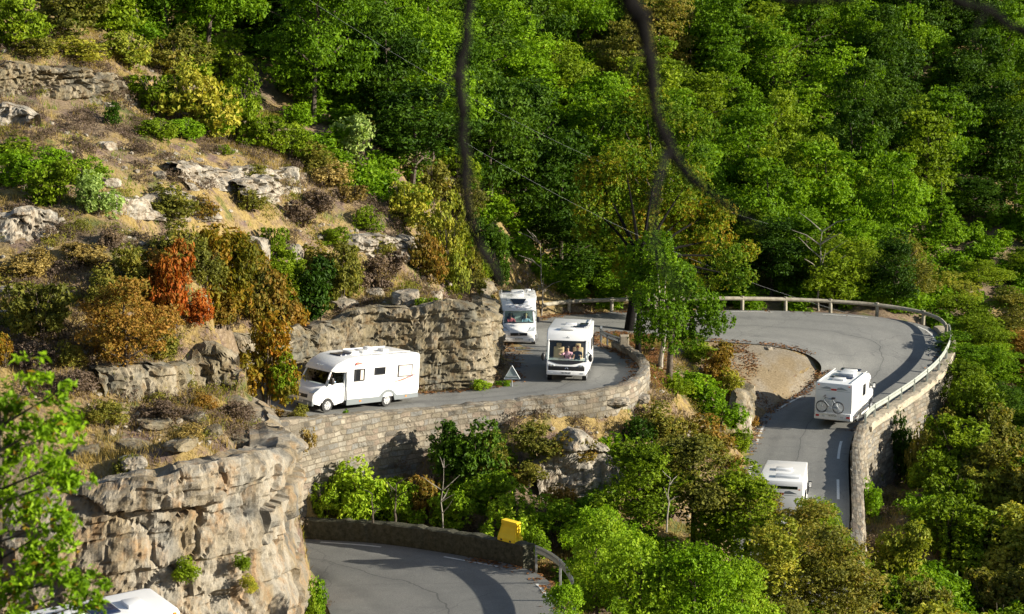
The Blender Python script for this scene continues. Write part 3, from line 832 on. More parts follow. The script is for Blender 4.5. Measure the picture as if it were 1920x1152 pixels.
band(-50, 110, 445, 440, 0.9, 49, M['rockpale'], lh=0.5, bw=0.9, depth=0.6, back=1.0)
band(1010, 1170, 935, 930, 2.3, 53, M['rockpale'], lh=0.8, bw=1.6, depth=0.5, back=1.4)
band(640, 770, 475, 470, 0.8, 57, M['rockpale'], lh=0.5, bw=0.9, depth=0.6, back=1.0)
band(1385, 1408, 830, 765, 1.5, 59, M['rock2'], lh=0.5, bw=0.9, depth=0.3, back=1.0)

# ------------------------------------------------------------------ masonry walls along a road edge
def wall_path(edge, k0, k1, off):
    e = edge[k0:k1 + 1]
    t = np.gradient(e[:, :2], axis=0); l = np.hypot(t[:, 0], t[:, 1])
    n = np.c_[t[:, 1] / l, -t[:, 0] / l]
    return e, n * off
def wall_mesh(name, e, nrm, inner, outer, ztop, zbot, mat, parent=None, batter=0.0, res=0.18, seed=0, rough=0.04, cap=True):
    """e path points, nrm unit outward, inner/outer offsets, ztop/zbot arrays (absolute)"""
    d = np.concatenate([[0], np.cumsum(np.linalg.norm(np.diff(e[:, :2], axis=0), axis=1))])
    ns = int(d[-1] / res) + 2; S = np.linspace(0, d[-1], ns)
    I = lambda a: np.interp(S, d, a)
    ex, ey, nx_, ny_, zt, zb = I(e[:, 0]), I(e[:, 1]), I(nrm[:, 0]), I(nrm[:, 1]), I(ztop), I(zbot)
    rows = []; uvs = []
    def row(off, z, vcoord):
        rows.append(np.stack([ex + nx_ * off, ey + ny_ * off, z], 1)); uvs.append(np.stack([S, vcoord], 1))
    nv = max(3, int(((zt - zb).max()) / 0.25))
    zi = np.minimum(I(e[:, 2]) - 0.15, zt - 0.1)
    row(inner, zi, zi)
    row(inner + rough * vnoise(S * 2.5, S * 0, seed=seed), zt - 0.04, zt)
    jag = 0.05 * vnoise(S * 3.1, S * 0, seed=seed + 3) + 0.05 * (_hash(np.floor(S / 0.45), S * 0, S * 0, seed + 5) - 0.5)
    row(inner + 0.06, zt + jag, zt + 0.06)
    row((inner + outer) / 2, zt + jag * 0.6 + 0.02, zt + 0.3)
    row(outer - 0.06, zt + jag, zt + 0.5)
    for r in range(nv + 1):
        f = r / nv
        z = zt - 0.05 - (zt - zb) * f
        o = outer + batter * (zt - z) + rough * 1.2 * vnoise(S * 2.2, z * 3.3, seed=seed + 1) + 0.02
        row(o, z, z)
    V = np.concatenate(rows); UVv = np.concatenate(uvs); nr = len(rows)
    ii = np.arange(nr * ns).reshape(nr, ns)
    fs = np.stack([ii[:-1, :-1], ii[:-1, 1:], ii[1:, 1:], ii[1:, :-1]], -1).reshape(-1, 4)
    # end caps
    V2 = list(V); F2 = [list(f) for f in fs]
    me = np_mesh(name, V, fs[:, ::-1], False, UVv)
    bm = bmesh.new(); bm.from_mesh(me)
    bm.verts.ensure_lookup_table()
    for c in (0, ns - 1):
        try: bm.faces.new([bm.verts[int(i)] for i in ii[:, c]])
        except ValueError: pass
    bmesh.ops.recalc_face_normals(bm, faces=bm.faces)
    bm.to_mesh(me); bm.free()
    return link(name, me, mat, parent)
def unit(e, flip=1):
    t = np.gradient(e[:, :2], axis=0); l = np.hypot(t[:, 0], t[:, 1])
    return np.c_[t[:, 1] / l, -t[:, 0] / l] * flip
# outward of upper-road "outer" edge on the valley side: travelling up, valley is on the right
# 1) retaining wall + parapet around the outside of the bend
e = UO[4:9 * 8]; nrm = unit(e)
k_open = 8 * 4 - 4           # parapet only up to here; then open railing on a coping
zt_p = e[:, 2].copy(); L_ = np.arange(len(e))
e1 = e[:28]; n1 = nrm[:28]
g_ = np.array([float(hgt(p[0] + q[0] * 2.3, p[1] + q[1] * 2.3)) for p, q in zip(e, nrm)]) - 1.2
g_ = np.minimum(g_, e[:, 2] - 1.5)
w1 = wall_mesh('stone_wall', e1, n1, 0.12, 0.62, e1[:, 2] + 0.50, g_[:28], M['ashlar'], batter=0.09, seed=3, rough=0.07)
tag(w1, 'tall stone retaining wall with low parapet beside the vans driving up', 'wall')
e2 = e[27:]; n2 = nrm[27:]
w2 = wall_mesh('stone_wall', e2, n2, 0.10, 0.62, e2[:, 2] + 0.10, g_[27:], M['ashlar'], batter=0.09, seed=8, rough=0.07)
tag(w2, 'curved stone retaining wall under the railing of the bend', 'wall')
cop = wall_mesh('coping', e2, n2, 0.04, 0.80, e2[:, 2] + 0.24, e2[:, 2] - 0.05, M['coping'], w2, seed=9, rough=0.02)

# 2) parapet + retaining wall under the long van (inner edge of the upper road near us)
kA, kB = 8 * 17 + 4, len(UI)
e = UI[kA:kB]; nrm = unit(e, -1)
gl = np.array([float(hgt(p[0] + q[0] * 1.9, p[1] + q[1] * 1.9)) for p, q in zip(e, nrm)]) - 0.9
gl = np.minimum(gl, e[:, 2] - 0.9)
EW, NW = e, nrm
w3 = wall_mesh('stone_wall', e, nrm, 0.05, 0.5, e[:, 2] + 0.42, gl, M['ashlar'], batter=0.05, seed=12, rough=0.06)
tag(w3, 'coursed stone retaining wall carrying the road with the long van', 'wall')

# 3) low dark wall along the far side of the lower road
e = LOo[0:8 * 5 + 2]; nrm = unit(e, -1)
w4 = wall_mesh('stone_wall', e, nrm, 0.12, 0.62, e[:, 2] + np.linspace(0.86, 0.95, len(e)), e[:, 2] - 1.2, M['darkstone'], batter=0.02, seed=21, rough=0.06)
tag(w4, 'low mossy stone wall in shade-darkened colour edging the lower road', 'wall')
E4, N4 = e, nrm
# ------------------------------------------------------------------ foliage meshes
def leaf_cloud(blobs, n, size, seed, flat=0.35, droop=0.0, aspect=0.55, shell=0.55):
    """blobs: (x,y,z,rx,ry,rz). n leaves, each a folded pair of triangles, spread through the blobs' outer volume"""
    r = np.random.default_rng(seed)
    B = np.array(blobs, float)
    wgt = (B[:, 3] * B[:, 4] + B[:, 4] * B[:, 5] + B[:, 3] * B[:, 5]); wgt /= wgt.sum()
    bi = r.choice(len(B), n, p=wgt)
    d = r.normal(size=(n, 3)); d /= np.linalg.norm(d, axis=1)[:, None]
    rad = (1 - shell * r.random(n) ** 1.6)
    # twig clumping: pull leaves towards small clump centres
    c = B[bi, :3] + d * rad[:, None] * B[bi, 3:6]
    q = size * 2.6
    cell = np.round(c / q) * q + (np.stack([_hash(*np.round(c / q).T, seed + k) for k in range(3)], 1) - 0.5) * q
    c = c * 0.62 + cell * 0.38 + r.normal(size=(n, 3)) * size * 0.25
    keep = _hash(*np.floor(c / (size * 4.5)).T, seed + 9) > 0.13
    c, d, bi = c[keep], d[keep], bi[keep]; n = len(c)
    nrm = d * 0.9 + r.normal(size=(n, 3)) * 0.75 + np.array([0, 0, flat]); nrm /= np.linalg.norm(nrm, axis=1)[:, None]
    ax = r.normal(size=(n, 3)) + np.array([0, 0, -droop]); ax -= (ax * nrm).sum(1)[:, None] * nrm; ax /= np.linalg.norm(ax, axis=1)[:, None]
    bx = np.cross(nrm, ax)
    L = size * (0.6 + 0.8 * r.random(n))[:, None]
    tip = c + ax * L * 0.5 - nrm * L * 0.10; base = c - ax * L * 0.5 - nrm * L * 0.10
    s1 = c + bx * L * aspect * 0.5; s2 = c - bx * L * aspect * 0.5
    V = np.stack([base, s1, tip, s2], 1).reshape(-1, 3)
    i = np.arange(n) * 4
    F = np.stack([i, i + 1, i + 2, i + 3], 1)
    cl = _hash(bi, bi * 0, bi * 0, seed + 31)
    clump = _hash(*np.floor(c / (size * 6)).T, seed + 17)
    tint = np.clip(0.5 + (cl - 0.5) * 0.30 + (clump - 0.5) * 0.35 + (r.random(n) - 0.5) * 0.5, 0, 1)
    return V, F, tint
def leaf_mesh(name, *a, **k):
    V, F, t = leaf_cloud(*a, **k)
    return np_mesh(name, V, F, attr={'tint': t})
def blobs_dome(r, n, rx, rz, z0, rb, seed):
    """blobs around an ovoid crown"""
    q = random.Random(seed); out = []
    for _ in range(n):
        a = q.uniform(0, 2 * pi); h = q.uniform(-0.75, 1.0); w = math.sqrt(max(0.05, 1 - h * h)) * q.uniform(0.45, 0.95)
        s = rb * q.uniform(0.6, 1.25)
        out.append((cos(a) * w * rx, sin(a) * w * rx, z0 + h * rz * 0.85, s * q.uniform(0.8, 1.3), s * q.uniform(0.8, 1.3), s * q.uniform(0.5, 0.8)))
    return out
def trunk_mesh(name, h, r, seed, limbs=6, spread=1.8, zc=0.55):
    q = random.Random(seed); mb = MB()
    pts = [(0, 0, -0.6)]; x = y = 0
    for k in range(1, 7):
        x += q.uniform(-0.08, 0.08) * h * 0.25; y += q.uniform(-0.08, 0.08) * h * 0.25
        pts.append((x, y, h * k / 6))
    mb.tube(pts, [r * (1 - 0.13 * i) for i in range(7)], n=7)
    for _ in range(limbs):
        k = q.randint(2, 5); p = Vector(pts[k]); a = q.uniform(0, 2 * pi); L = spread * q.uniform(0.6, 1.1)
        m1 = p + Vector((cos(a) * L * 0.5, sin(a) * L * 0.5, L * q.uniform(0.25, 0.5)))
        m2 = p + Vector((cos(a + 0.3) * L, sin(a + 0.3) * L, L * q.uniform(0.5, 1.0)))
        mb.tube([p, m1, m2], [r * 0.45, r * 0.28, r * 0.08], n=5)
    return mb.mesh(name, True)
def stems_mesh(name, h, w, seed, n=9, r=0.03):
    q = random.Random(seed); mb = MB()
    for _ in range(n):
        a = q.uniform(0, 2 * pi); L = w * q.uniform(0.3, 0.9)
        mb.tube([(q.uniform(-.1, .1), q.uniform(-.1, .1), -0.3), (cos(a) * L * 0.4, sin(a) * L * 0.4, h * 0.45), (cos(a) * L, sin(a) * L, h * q.uniform(0.7, 0.95))], [r, r * 0.7, r * 0.25], n=5)
    return mb.mesh(name)

PROTO = {}
# trees about 8 m high, crown 6.4 m wide
TREES = []
for k in range(7):
    q = random.Random(100 + k)
    bl = blobs_dome(0, 19 + k % 3 * 3, 2.8, 3.6, 4.4, 1.15, 200 + k) + [(0, 0, 4.6, 1.9, 1.9, 2.8)]
    if k % 3 == 0: bl += blobs_dome(0, 6, 1.6, 1.5, 7.6, 0.8, 300 + k)
    TREES.append((leaf_mesh('tree_crown', bl, 13500, 0.225, 400 + k, droop=0.3), trunk_mesh('tree_trunk', 6.5, 0.17, 500 + k, 7, 2.3)))
# conifer-like narrow tree and tall airy tree
NARROW = []
for k in range(2):
    bl = [(0, 0, 1.6 + i * 0.75, 1.9 - i * 0.2, 1.9 - i * 0.2, 0.55) for i in range(9)]
    NARROW.append((leaf_mesh('tree_crown', bl, 6000, 0.25, 450 + k, flat=0.9, droop=0.5, shell=0.9), trunk_mesh('tree_trunk', 8.2, 0.15, 550 + k, 3, 0.8)))
# bushes about 3 m wide and 2.6 m high, from the ground up
BUSH = []
for k in range(6):
    q = random.Random(600 + k); bl = []
    for _ in range(13):
        a = q.uniform(0, 2 * pi); w = q.uniform(0.1, 1.0); s = q.uniform(0.38, 0.62)
        bl.append((cos(a) * w, sin(a) * w, q.uniform(0.35, 2.1 - w * 0.8), s, s, s * 0.9))
    BUSH.append((leaf_mesh('bush_foliage', bl, 5200, 0.15, 620 + k, droop=-0.3), stems_mesh('bush_stem', 1.9, 0.9, 640 + k)))
# loose upright bushes with long thin leaves / broom
BROOM = []
for k in range(3):
    r = np.random.default_rng(700 + k); n = 900
    a = r.uniform(0, 2 * pi, n); rr = 0.5 * np.sqrt(r.random(n)); lean = r.uniform(0.0, 0.75, n); L = r.uniform(0.5, 1.15, n)
    b = np.stack([cos(1) * 0 + np.cos(a) * rr * 0.5, np.sin(a) * rr * 0.5, -0.05 + 0 * a], 1)
    dirv = np.stack([np.cos(a) * lean, np.sin(a) * lean, np.ones(n)], 1); dirv /= np.linalg.norm(dirv, axis=1)[:, None]
    s = np.stack([-np.sin(a), np.cos(a), 0 * a], 1); s = s * np.cos(a * 7)[:, None] + np.cross(dirv, s) * np.sin(a * 7)[:, None]
    w = 0.014 + 0.022 * r.random(n)
    t0 = b + dirv * (L * 0.25 * r.random(n))[:, None]; t1 = b + dirv * L[:, None]
    V = np.stack([t0 - s * w[:, None], t0 + s * w[:, None], t1 + s * w[:, None] * 0.6, t1 - s * w[:, None] * 0.6], 1).reshape(-1, 3)
    i = np.arange(n) * 4
    BROOM.append((np_mesh('tuft_foliage', V, np.stack([i, i + 1, i + 2, i + 3], 1), attr={'tint': r.random(n)}), None))
# low heath cushions
HEATH = []
for k in range(4):
    q = random.Random(720 + k)
    bl = [(q.uniform(-.4, .4), q.uniform(-.4, .4), q.uniform(.05, .3), q.uniform(.25, .4), q.uniform(.25, .4), q.uniform(.18, .3)) for _ in range(7)]
    HEATH.append((leaf_mesh('heath_foliage', bl, 900, 0.10, 740 + k, droop=-1.5, aspect=0.35), None))

def set_mat(o, mat):
    o.material_slots[0].link = 'OBJECT'
    o.material_slots[0].material = mat
for lst in (TREES, NARROW, BUSH, BROOM, HEATH):
    for a, b in lst:
        a.materials.append(M['leaf_green'])
        if b: b.materials.append(M['bark'])
PLN = {'tree': ('trunk', 'crown'), 'bush': ('stem', 'foliage')}
def plant(name, proto, loc, scale, leaf, label, cat, group=None, rz=None, bark=None, tilt=(0, 0)):
    rz = RNG.uniform(0, 2 * pi) if rz is None else rz
    fol, st = proto
    if st is None:
        o = link(name, fol); set_mat(o, M['leaf_' + leaf]); o.location = loc; o.scale = scale; o.rotation_euler = (tilt[0], tilt[1], rz)
        return tag(o, label, cat, group)
    e = empty(name, loc, rz, label, cat, group); e.scale = scale; e.rotation_euler = (tilt[0], tilt[1], rz)
    c = link('crown' if cat == 'tree' else 'foliage', fol, parent=e); set_mat(c, M['leaf_' + leaf])
    t = link('trunk' if cat == 'tree' else 'stem', st, parent=e)
    if bark: set_mat(t, M[bark])
    return e
def bush_px(u, v, w, h, leaf, label, name='bush', k=None, cat='bush', group=None, d=None, lst=None, sink=0.1):
    """a bush whose foot is seen at (u, v), about w x h pixels large"""
    if d is None: g, d = ground_px(u, v)
    else: g = P(u, v, d)
    m = d / F_PX
    lst = lst or BUSH
    pr = lst[RNG.randrange(len(lst)) if k is None else k]
    bw, bh = {id(BUSH): (2.9, 2.45), id(TREES): (6.6, 8.0), id(BROOM): (1.3, 1.0), id(HEATH): (1.3, 0.6), id(NARROW): (3.8, 8.4)}[id(lst)]
    W_, H_ = w * m / bw * 1.15, h * m / bh / 0.97
    g.z -= sink
    return plant(name, pr, g, (W_, W_, H_), leaf, label, cat, group)

# ------------------------------------------------------------------ the bushes and trees one can point to
bush_px(80, 640, 165, 160, 'olive', 'round olive-green bush at the cliff edge below the dry grass')
bush_px(240, 735, 175, 215, 'rust', 'olive and rust coloured small tree on the rock ledge', lst=TREES, name='tree', cat='tree', k=1)
bush_px(330, 620, 105, 180, 'red', 'bright red-orange autumn bush among golden bushes')
for u, v, w, h, c, t in [(455, 520, 110, 100, 'orange', 'golden bush crowning the autumn thicket'), (380, 545, 100, 110, 'olive', 'olive-gold bush in the heart of the autumn thicket'), (470, 590, 110, 110, 'olive', 'olive bush in the downhill half of the thicket'), (545, 665, 80, 110, 'orange', 'amber bush overhanging the road ahead of the long van'),
        (415, 660, 90, 70, 'rust', 'rust bush beneath the tall golden-orange one'), (290, 560, 100, 100, 'rust', 'rusty-brown bush between the red one and the small tree'), (300, 680, 90, 90, 'olive', 'olive bush beside the rock ledge'), (200, 590, 90, 100, 'olive', 'olive bush uphill of the rust coloured tree'), (560, 560, 70, 80, 'mid', 'green bush on the slope above the autumn thicket'), (700, 540, 80, 70, 'heath', 'grey-brown twiggy bush on the heath slope'), (740, 520, 70, 60, 'heath', 'brownish bush next to the rusty one'), (560, 430, 70, 60, 'heath', 'dry grey bush below the rock band'), (620, 350, 90, 50, 'straw', 'straw coloured bushy grass below the forest')]:
    bush_px(u, v, w, h, c, t)
bush_px(375, 615, 70, 70, 'red', 'small scarlet bush at the foot of the red-orange one')
bush_px(425, 600, 150, 190, 'orange', 'tall golden-orange bush beside the red autumn bush')
bush_px(500, 640, 120, 170, 'rust', 'rust and olive bush above the front of the long van')
bush_px(500, 745, 135, 175, 'orange', 'dark orange bush hiding the nose of the long van', d=83.5)
bush_px(530, 745, 66, 95, 'mid', 'green lower bush touching the nose of the long van', d=83.0)
bush_px(470, 700, 70, 60, 'rust', 'small rust bush on the pale rock ledge')
bush_px(400, 500, 90, 80, 'orange', 'orange bush at the upper edge of the autumn thicket')
bush_px(330, 500, 110, 90, 'olive', 'olive bush at the upper edge of the autumn thicket')
bush_px(240, 560, 110, 110, 'olive', 'olive bush above the small rust tree')
bush_px(515, 500, 72, 100, 'mid', 'upright fresh green bush against pale rock')
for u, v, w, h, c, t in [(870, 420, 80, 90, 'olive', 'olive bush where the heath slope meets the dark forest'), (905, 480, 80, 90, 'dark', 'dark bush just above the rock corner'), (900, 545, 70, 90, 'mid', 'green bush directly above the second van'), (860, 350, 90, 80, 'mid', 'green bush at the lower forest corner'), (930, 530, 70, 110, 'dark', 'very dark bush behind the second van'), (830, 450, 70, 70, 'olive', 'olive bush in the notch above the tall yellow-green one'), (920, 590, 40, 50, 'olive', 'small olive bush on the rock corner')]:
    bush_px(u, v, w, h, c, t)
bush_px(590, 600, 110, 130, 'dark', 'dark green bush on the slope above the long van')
bush_px(640, 570, 100, 130, 'olive', 'olive-brown bush next to the dark green one above the van')
bush_px(625, 460, 70, 50, 'mid', 'small green bush below the heath slope')
bush_px(840, 540, 95, 190, 'yellow', 'tall yellow-green bush at the end of the cliff')
bush_px(800, 530, 70, 120, 'rust', 'rusty bush beside the tall yellow-green one')
bush_px(880, 560, 70, 90, 'olive', 'olive bush on the very end of the cliff')
bush_px(760, 425, 120, 120, 'yellow', 'pale yellow-green bush with rusty twigs below the forest edge')
bush_px(810, 380, 110, 110, 'olive', 'yellowish bush directly below the dark forest edge')
bush_px(755, 472, 26, 34, 'red', 'tiny orange bush on the heath slope')
bush_px(675, 305, 115, 105, 'pale', 'silvery pale green bush at the forest edge')
for i, (u, v, w, h, c, t) in enumerate([(290, 215, 130, 110, 'mid', 'green bush at the uphill end of the yellow-green thicket'), (370, 250, 150, 150, 'yellow', 'yellow-green bush in the middle of the large thicket'), (450, 262, 120, 150, 'mid', 'light green bush at the downhill end of the large thicket'),
        (330, 150, 150, 110, 'olive', 'olive green bush topping the large thicket'), (420, 170, 140, 120, 'mid', 'tall grey-green bush behind the large thicket'), (240, 130, 130, 100, 'yellow', 'yellowish bush above the grassy slope'), (400, 262, 110, 70, 'bright', 'bright green low bush in front of the large thicket'),
        (120, 60, 170, 120, 'olive', 'olive bush at the upper corner of the grassy slope'), (30, 90, 150, 130, 'mid', 'green bush at the upper end of the grassy slope'), (210, 60, 160, 120, 'mid', 'mid green bush on the crest of the grassy slope'), (490, 280, 90, 90, 'mid', 'green bush where grass meets the forest')]):
    bush_px(u, v, w, h, c, t)
for u, v, w, h, c, t in [(20, 300, 110, 50, 'mid', 'low green bush uphill of the fresh green one'), (90, 330, 100, 60, 'vivid', 'bright green bush halfway along the grassy slope'), (160, 350, 90, 60, 'bright', 'light green low bush beside the pale stones'), (70, 110, 120, 60, 'olive', 'low olive bush on the upper rocks'), (150, 115, 120, 50, 'yellow', 'low yellow-green bush above the upper rocks'), (300, 265, 100, 60, 'mid', 'low green bush at the lower side of the large thicket'), (350, 262, 90, 60, 'vivid', 'fresh green bush at the foot of the large thicket'), (540, 300, 90, 80, 'mid', 'green bush at the corner of the forest'), (590, 320, 90, 60, 'olive', 'olive bush between heath and forest'), (640, 350, 70, 50, 'mid', 'small green bush under the silvery one'), (470, 400, 70, 50, 'olive', 'olive bush beneath the overhanging slab'), (600, 400, 80, 50, 'heath', 'greyish dry bush in the middle of the heath slope'), (660, 380, 70, 50, 'straw', 'pale grassy bush in the middle of the heath slope'), (690, 430, 60, 50, 'mid', 'tufty green bush high on the heath slope'), (520, 560, 90, 80, 'mid', 'mid green bush in the gap of the thicket'), (600, 520, 90, 70, 'olive', 'spreading olive bush on the heath slope'), (710, 480, 60, 50, 'olive', 'small olive bush beside the lower pale rock'),
        (60, 520, 110, 60, 'straw', 'grassy straw bush above the round olive bush'), (150, 500, 110, 50, 'straw', 'tall dry grass bush on the golden slope'), (210, 460, 60, 40, 'heath', 'dark brown tuft bush on the golden slope'), (60, 700, 90, 60, 'heath', 'grey-brown bush below the round olive bush'), (140, 740, 90, 50, 'heath', 'brown scrubby bush uphill of the cliff'), (300, 790, 90, 50, 'heath', 'purplish-brown bush in the middle above the cliff'), (440, 790, 80, 50, 'heath', 'brownish bush above the cliff nose'), (350, 830, 80, 40, 'straw', 'straw tuft bush at the brink of the cliff'), (500, 800, 70, 50, 'rust', 'rusty bush at the brink near the stone wall'), (560, 800, 50, 50, 'olive', 'olive tuft bush where the stone wall begins'),
        (40, 350, 120, 75, 'vivid', 'fresh green bush by the pale outcrop'), (110, 385, 120, 95, 'mid', 'green sprawling bush on the grassy slope'), (180, 405, 100, 90, 'pale', 'blue-green bush beside the pale rock band'),
        (320, 420, 120, 75, 'olive', 'golden-olive bush under the pale rock band'), (385, 420, 60, 50, 'rust', 'rusty low bush under the pale rock band'), (420, 292, 40, 30, 'mid', 'tiny round green broom by the grass'), (475, 335, 75, 32, 'olive', 'olive cushion bush on top of the rock band'),
        (195, 800, 90, 55, 'olive', 'dark olive bush on the dry ground above the cliff'), (245, 905, 64, 50, 'olive', 'olive bush growing in a hollow of the cliff'), (390, 925, 26, 30, 'mid', 'tiny green tuft in a crack of the cliff'), (10, 690, 60, 80, 'orange', 'orange bush at the edge of the dry slope'),
        (130, 690, 70, 60, 'olive', 'olive scrub bush below the round bush'), (380, 765, 50, 40, 'rust', 'rust coloured low bush under the rock ledge'), (210, 235, 50, 50, 'dark', 'dark bush beside a boulder on the grass'), (690, 245, 60, 60, 'olive', 'olive sapling by the silvery bush'),
        (735, 690, 30, 26, 'red', 'small rusty-orange plant in the cliff beside the long van'), (808, 683, 26, 24, 'red', 'small rusty plant in the cliff face'), (800, 590, 60, 50, 'mid', 'green plant on the cliff edge'), (905, 735, 60, 30, 'bright', 'bright green tuft at the foot of the cliff by the warning sign'),
        (945, 728, 40, 22, 'vivid', 'bright grass tuft around the warning sign'), (925, 640, 30, 60, 'mid', 'green plant on the rock beside the second van'), (570, 860, 64, 70, 'straw', 'tan and green grassy bush on the cliff nose'), (600, 560, 60, 50, 'mid', 'dull green bush on the heath slope')]:
    bush_px(u, v, w, h, c, t)
# on the big cliff face and by the lower road (given a distance: they grow out of the rock)
bush_px(350, 1085, 62, 50, 'mid', 'green bush growing out of the big cliff face', d=67.4)
bush_px(455, 1065, 40, 36, 'mid', 'small green bush growing out of the cliff face', d=68.2)
bush_px(470, 1105, 44, 36, 'yellow', 'yellowish bush low on the cliff face', d=68.4)
bush_px(588, 1165, 66, 100, 'vivid', 'upright bright green bush at the inner edge of the lower road', d=73.5)
bush_px(570, 1190, 60, 100, 'mid', 'grass green bush at the very foot of the cliff nose', d=72.5)
# vine and thicket under the coursed wall
bush_px(645, 862, 54, 110, 'vivid', 'light green climber growing up the coursed stone wall', name='climber', d=87.6)
for u, v, w, h, c, d, t in [(610, 975, 110, 110, 'bright', 85.4, 'bright yellow-green bush where the low dark wall begins'), (680, 985, 130, 140, 'bright', 85.6, 'bright green bush behind the low dark wall'), (745, 985, 100, 120, 'bright', 85.5, 'green bush with a dead stem in front'),
        (640, 940, 110, 90, 'bright', 86.6, 'light green bush against the foot of the coursed wall'), (720, 940, 90, 70, 'mid', 86.8, 'green bush at the corner of the coursed wall'),
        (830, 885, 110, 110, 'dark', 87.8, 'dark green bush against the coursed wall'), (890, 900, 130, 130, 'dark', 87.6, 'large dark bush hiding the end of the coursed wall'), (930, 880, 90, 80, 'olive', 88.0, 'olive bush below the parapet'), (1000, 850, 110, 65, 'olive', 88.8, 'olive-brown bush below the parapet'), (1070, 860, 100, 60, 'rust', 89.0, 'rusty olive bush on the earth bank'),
        (800, 965, 90, 110, 'rust', 86.0, 'brown and orange twiggy bush behind the low wall'), (860, 1005, 120, 105, 'bright', 85.0, 'green bush over the low dark wall'), (930, 960, 130, 95, 'bright', 86.0, 'light green bush in the hollow'), (960, 1010, 130, 110, 'bright', 84.0, 'light green bush behind the yellow barrier'),
        (1040, 1010, 130, 95, 'bright', 84.5, 'fresh green bush above the steel guardrail'), (1060, 960, 90, 60, 'rust', 86.5, 'rusty bush beneath the pale outcrop'), (1110, 985, 110, 90, 'vivid', 85.5, 'green bush beside the pale outcrop'), (990, 905, 80, 50, 'olive', 88.0, 'heath coloured bush beside the pale outcrop'),
        (1010, 1040, 70, 60, 'bright', 82.0, 'bright low bush touching the steel guardrail')]:
    bush_px(u, v, w, h, c, t, d=d)
# the island inside the bend
for u, v, w, h, c, t in [(1310, 760, 150, 75, 'vivid', 'wide bright green bush under the two slender trees'), (1265, 740, 80, 45, 'mid', 'green low bush at the foot of the slender tree'), (1345, 720, 90, 90, 'rust', 'rust coloured bush at the edge of the gravel'), (1370, 745, 60, 60, 'yellow', 'yellow-green bush beside the gravel'), (1310, 680, 80, 50, 'mid', 'green bush behind the slender trees'),
        (1345, 800, 110, 80, 'vivid', 'green bush on the bank above the road'), (1240, 835, 130, 85, 'olive', 'olive bush on the bank below the parapet end'), (1320, 855, 130, 85, 'rust', 'brown-olive bush on the bank'), (1195, 830, 80, 60, 'dark', 'dark bush by the pale outcrop'), (1390, 850, 60, 50, 'mid', 'green bush at the road edge of the island'),
        (1375, 900, 60, 50, 'rust', 'rusty plants along the road edge'), (1410, 800, 36, 22, 'rust', 'low brown tuft at the road edge')]:
    bush_px(u, v, w, h, c, t)
# outside the bend wall
for u, v, w, h, c, t in [(1690, 905, 60, 150, 'dark', 'dark bush growing up the retaining wall of the bend'), (1725, 910, 70, 130, 'olive', 'olive bush leaning on the wall of the bend'), (1760, 850, 80, 90, 'olive', 'olive bush below the coping of the bend'), (1630, 970, 60, 80, 'vivid', 'bright green bush at the foot of the tall retaining wall'), (1650, 1050, 60, 60, 'heath', 'dry brown bush beside the end of the wall'),
        (1830, 800, 110, 110, 'mid', 'green bush beyond the outer wall of the bend')]:
    bush_px(u, v, w, h, c, t)

# the slender trees on the island and the large autumn tree
def tree_custom(name, g, h_trunk, lean, blobs, n, size, seed, leaf, bark, label, r=0.16, limbs=5):
    e = empty(name, g, 0, label, 'tree')
    mb = MB(); q = random.Random(seed)
    top = Vector((lean[0], lean[1], h_trunk))
    pts = [Vector((0, 0, -0.5)), Vector((0, 0, 0)) + top * 0.15 * Vector((1, 1, 1)).x, top * 0.5 + Vector((q.uniform(-.15, .15), 0, 0)), top]
    mb.tube(pts, [r * 1.25, r * 1.05, r * 0.9, r * 0.6], n=9)
    for b in blobs[:limbs + 6]:
        mid = (top * 0.8 + Vector(b[:3])) / 2 + Vector((0, 0, 0.2))
        mb.tube([top * 0.8, mid, Vector(b[:3])], [r * 0.5, r * 0.28, r * 0.08], n=5)
    mb.build('trunk', M[bark], e, True)
    link('crown', leaf_mesh('tree_crown', blobs, n, size, seed, droop=0.4), M['leaf_' + leaf], e)
    return e
def blobs_px(g, d, spec, depth=1.0, seed=0):
    """spec: (u, v, r px) crown lumps seen at about the tree's own distance -> local blobs"""
    q = random.Random(seed); out = []
    for u, v, r in spec:
        p = P(u, v, d + q.uniform(-depth, depth)) - g; rr = r * d / F_PX
        out.append((p.x, p.y, p.z, rr, rr, rr * 0.8))
    return out
g, d = ground_px(1254, 716)
sp = [(1230, 570, 42), (1275, 560, 42), (1320, 590, 40), (1250, 620, 36), (1290, 630, 34), (1340, 610, 26), (1215, 600, 30), (1240, 540, 34), (1300, 545, 30), (1260, 650, 18), (1365, 600, 16), (1200, 560, 22), (1300, 610, 36), (1255, 590, 40), (1210, 630, 26), (1330, 570, 32), (1270, 520, 34)]
tree_custom('tree', g, 3.6, (0.15, 0), blobs_px(g, d, sp, 1.3, 1), 15000, 0.17, 61, 'green', 'bark', 'bright green tree with a slender mottled trunk at the end of the parapet', r=0.17)
g, d = ground_px(1238, 690)
tree_custom('tree', g, 3.0, (0.1, 0), blobs_px(g, d, [(1215, 520, 30), (1250, 500, 34), (1200, 545, 22), (1280, 510, 26), (1230, 480, 26)], 1.0, 2), 5000, 0.17, 62, 'green', 'palebark', 'thin pale-trunked tree behind the bright green one', r=0.14)
g, d = ground_px(1196, 668)
tree_custom('tree', g, 4.2, (0.1, 0), blobs_px(g, d, [(1190, 520, 34), (1205, 480, 36), (1230, 460, 36), (1180, 470, 24)], 1.0, 3), 5200, 0.18, 63, 'green', 'blackbark', 'dark-trunked tree beside the end of the steel guardrail', r=0.17)
g, d = ground_px(1178, 622)
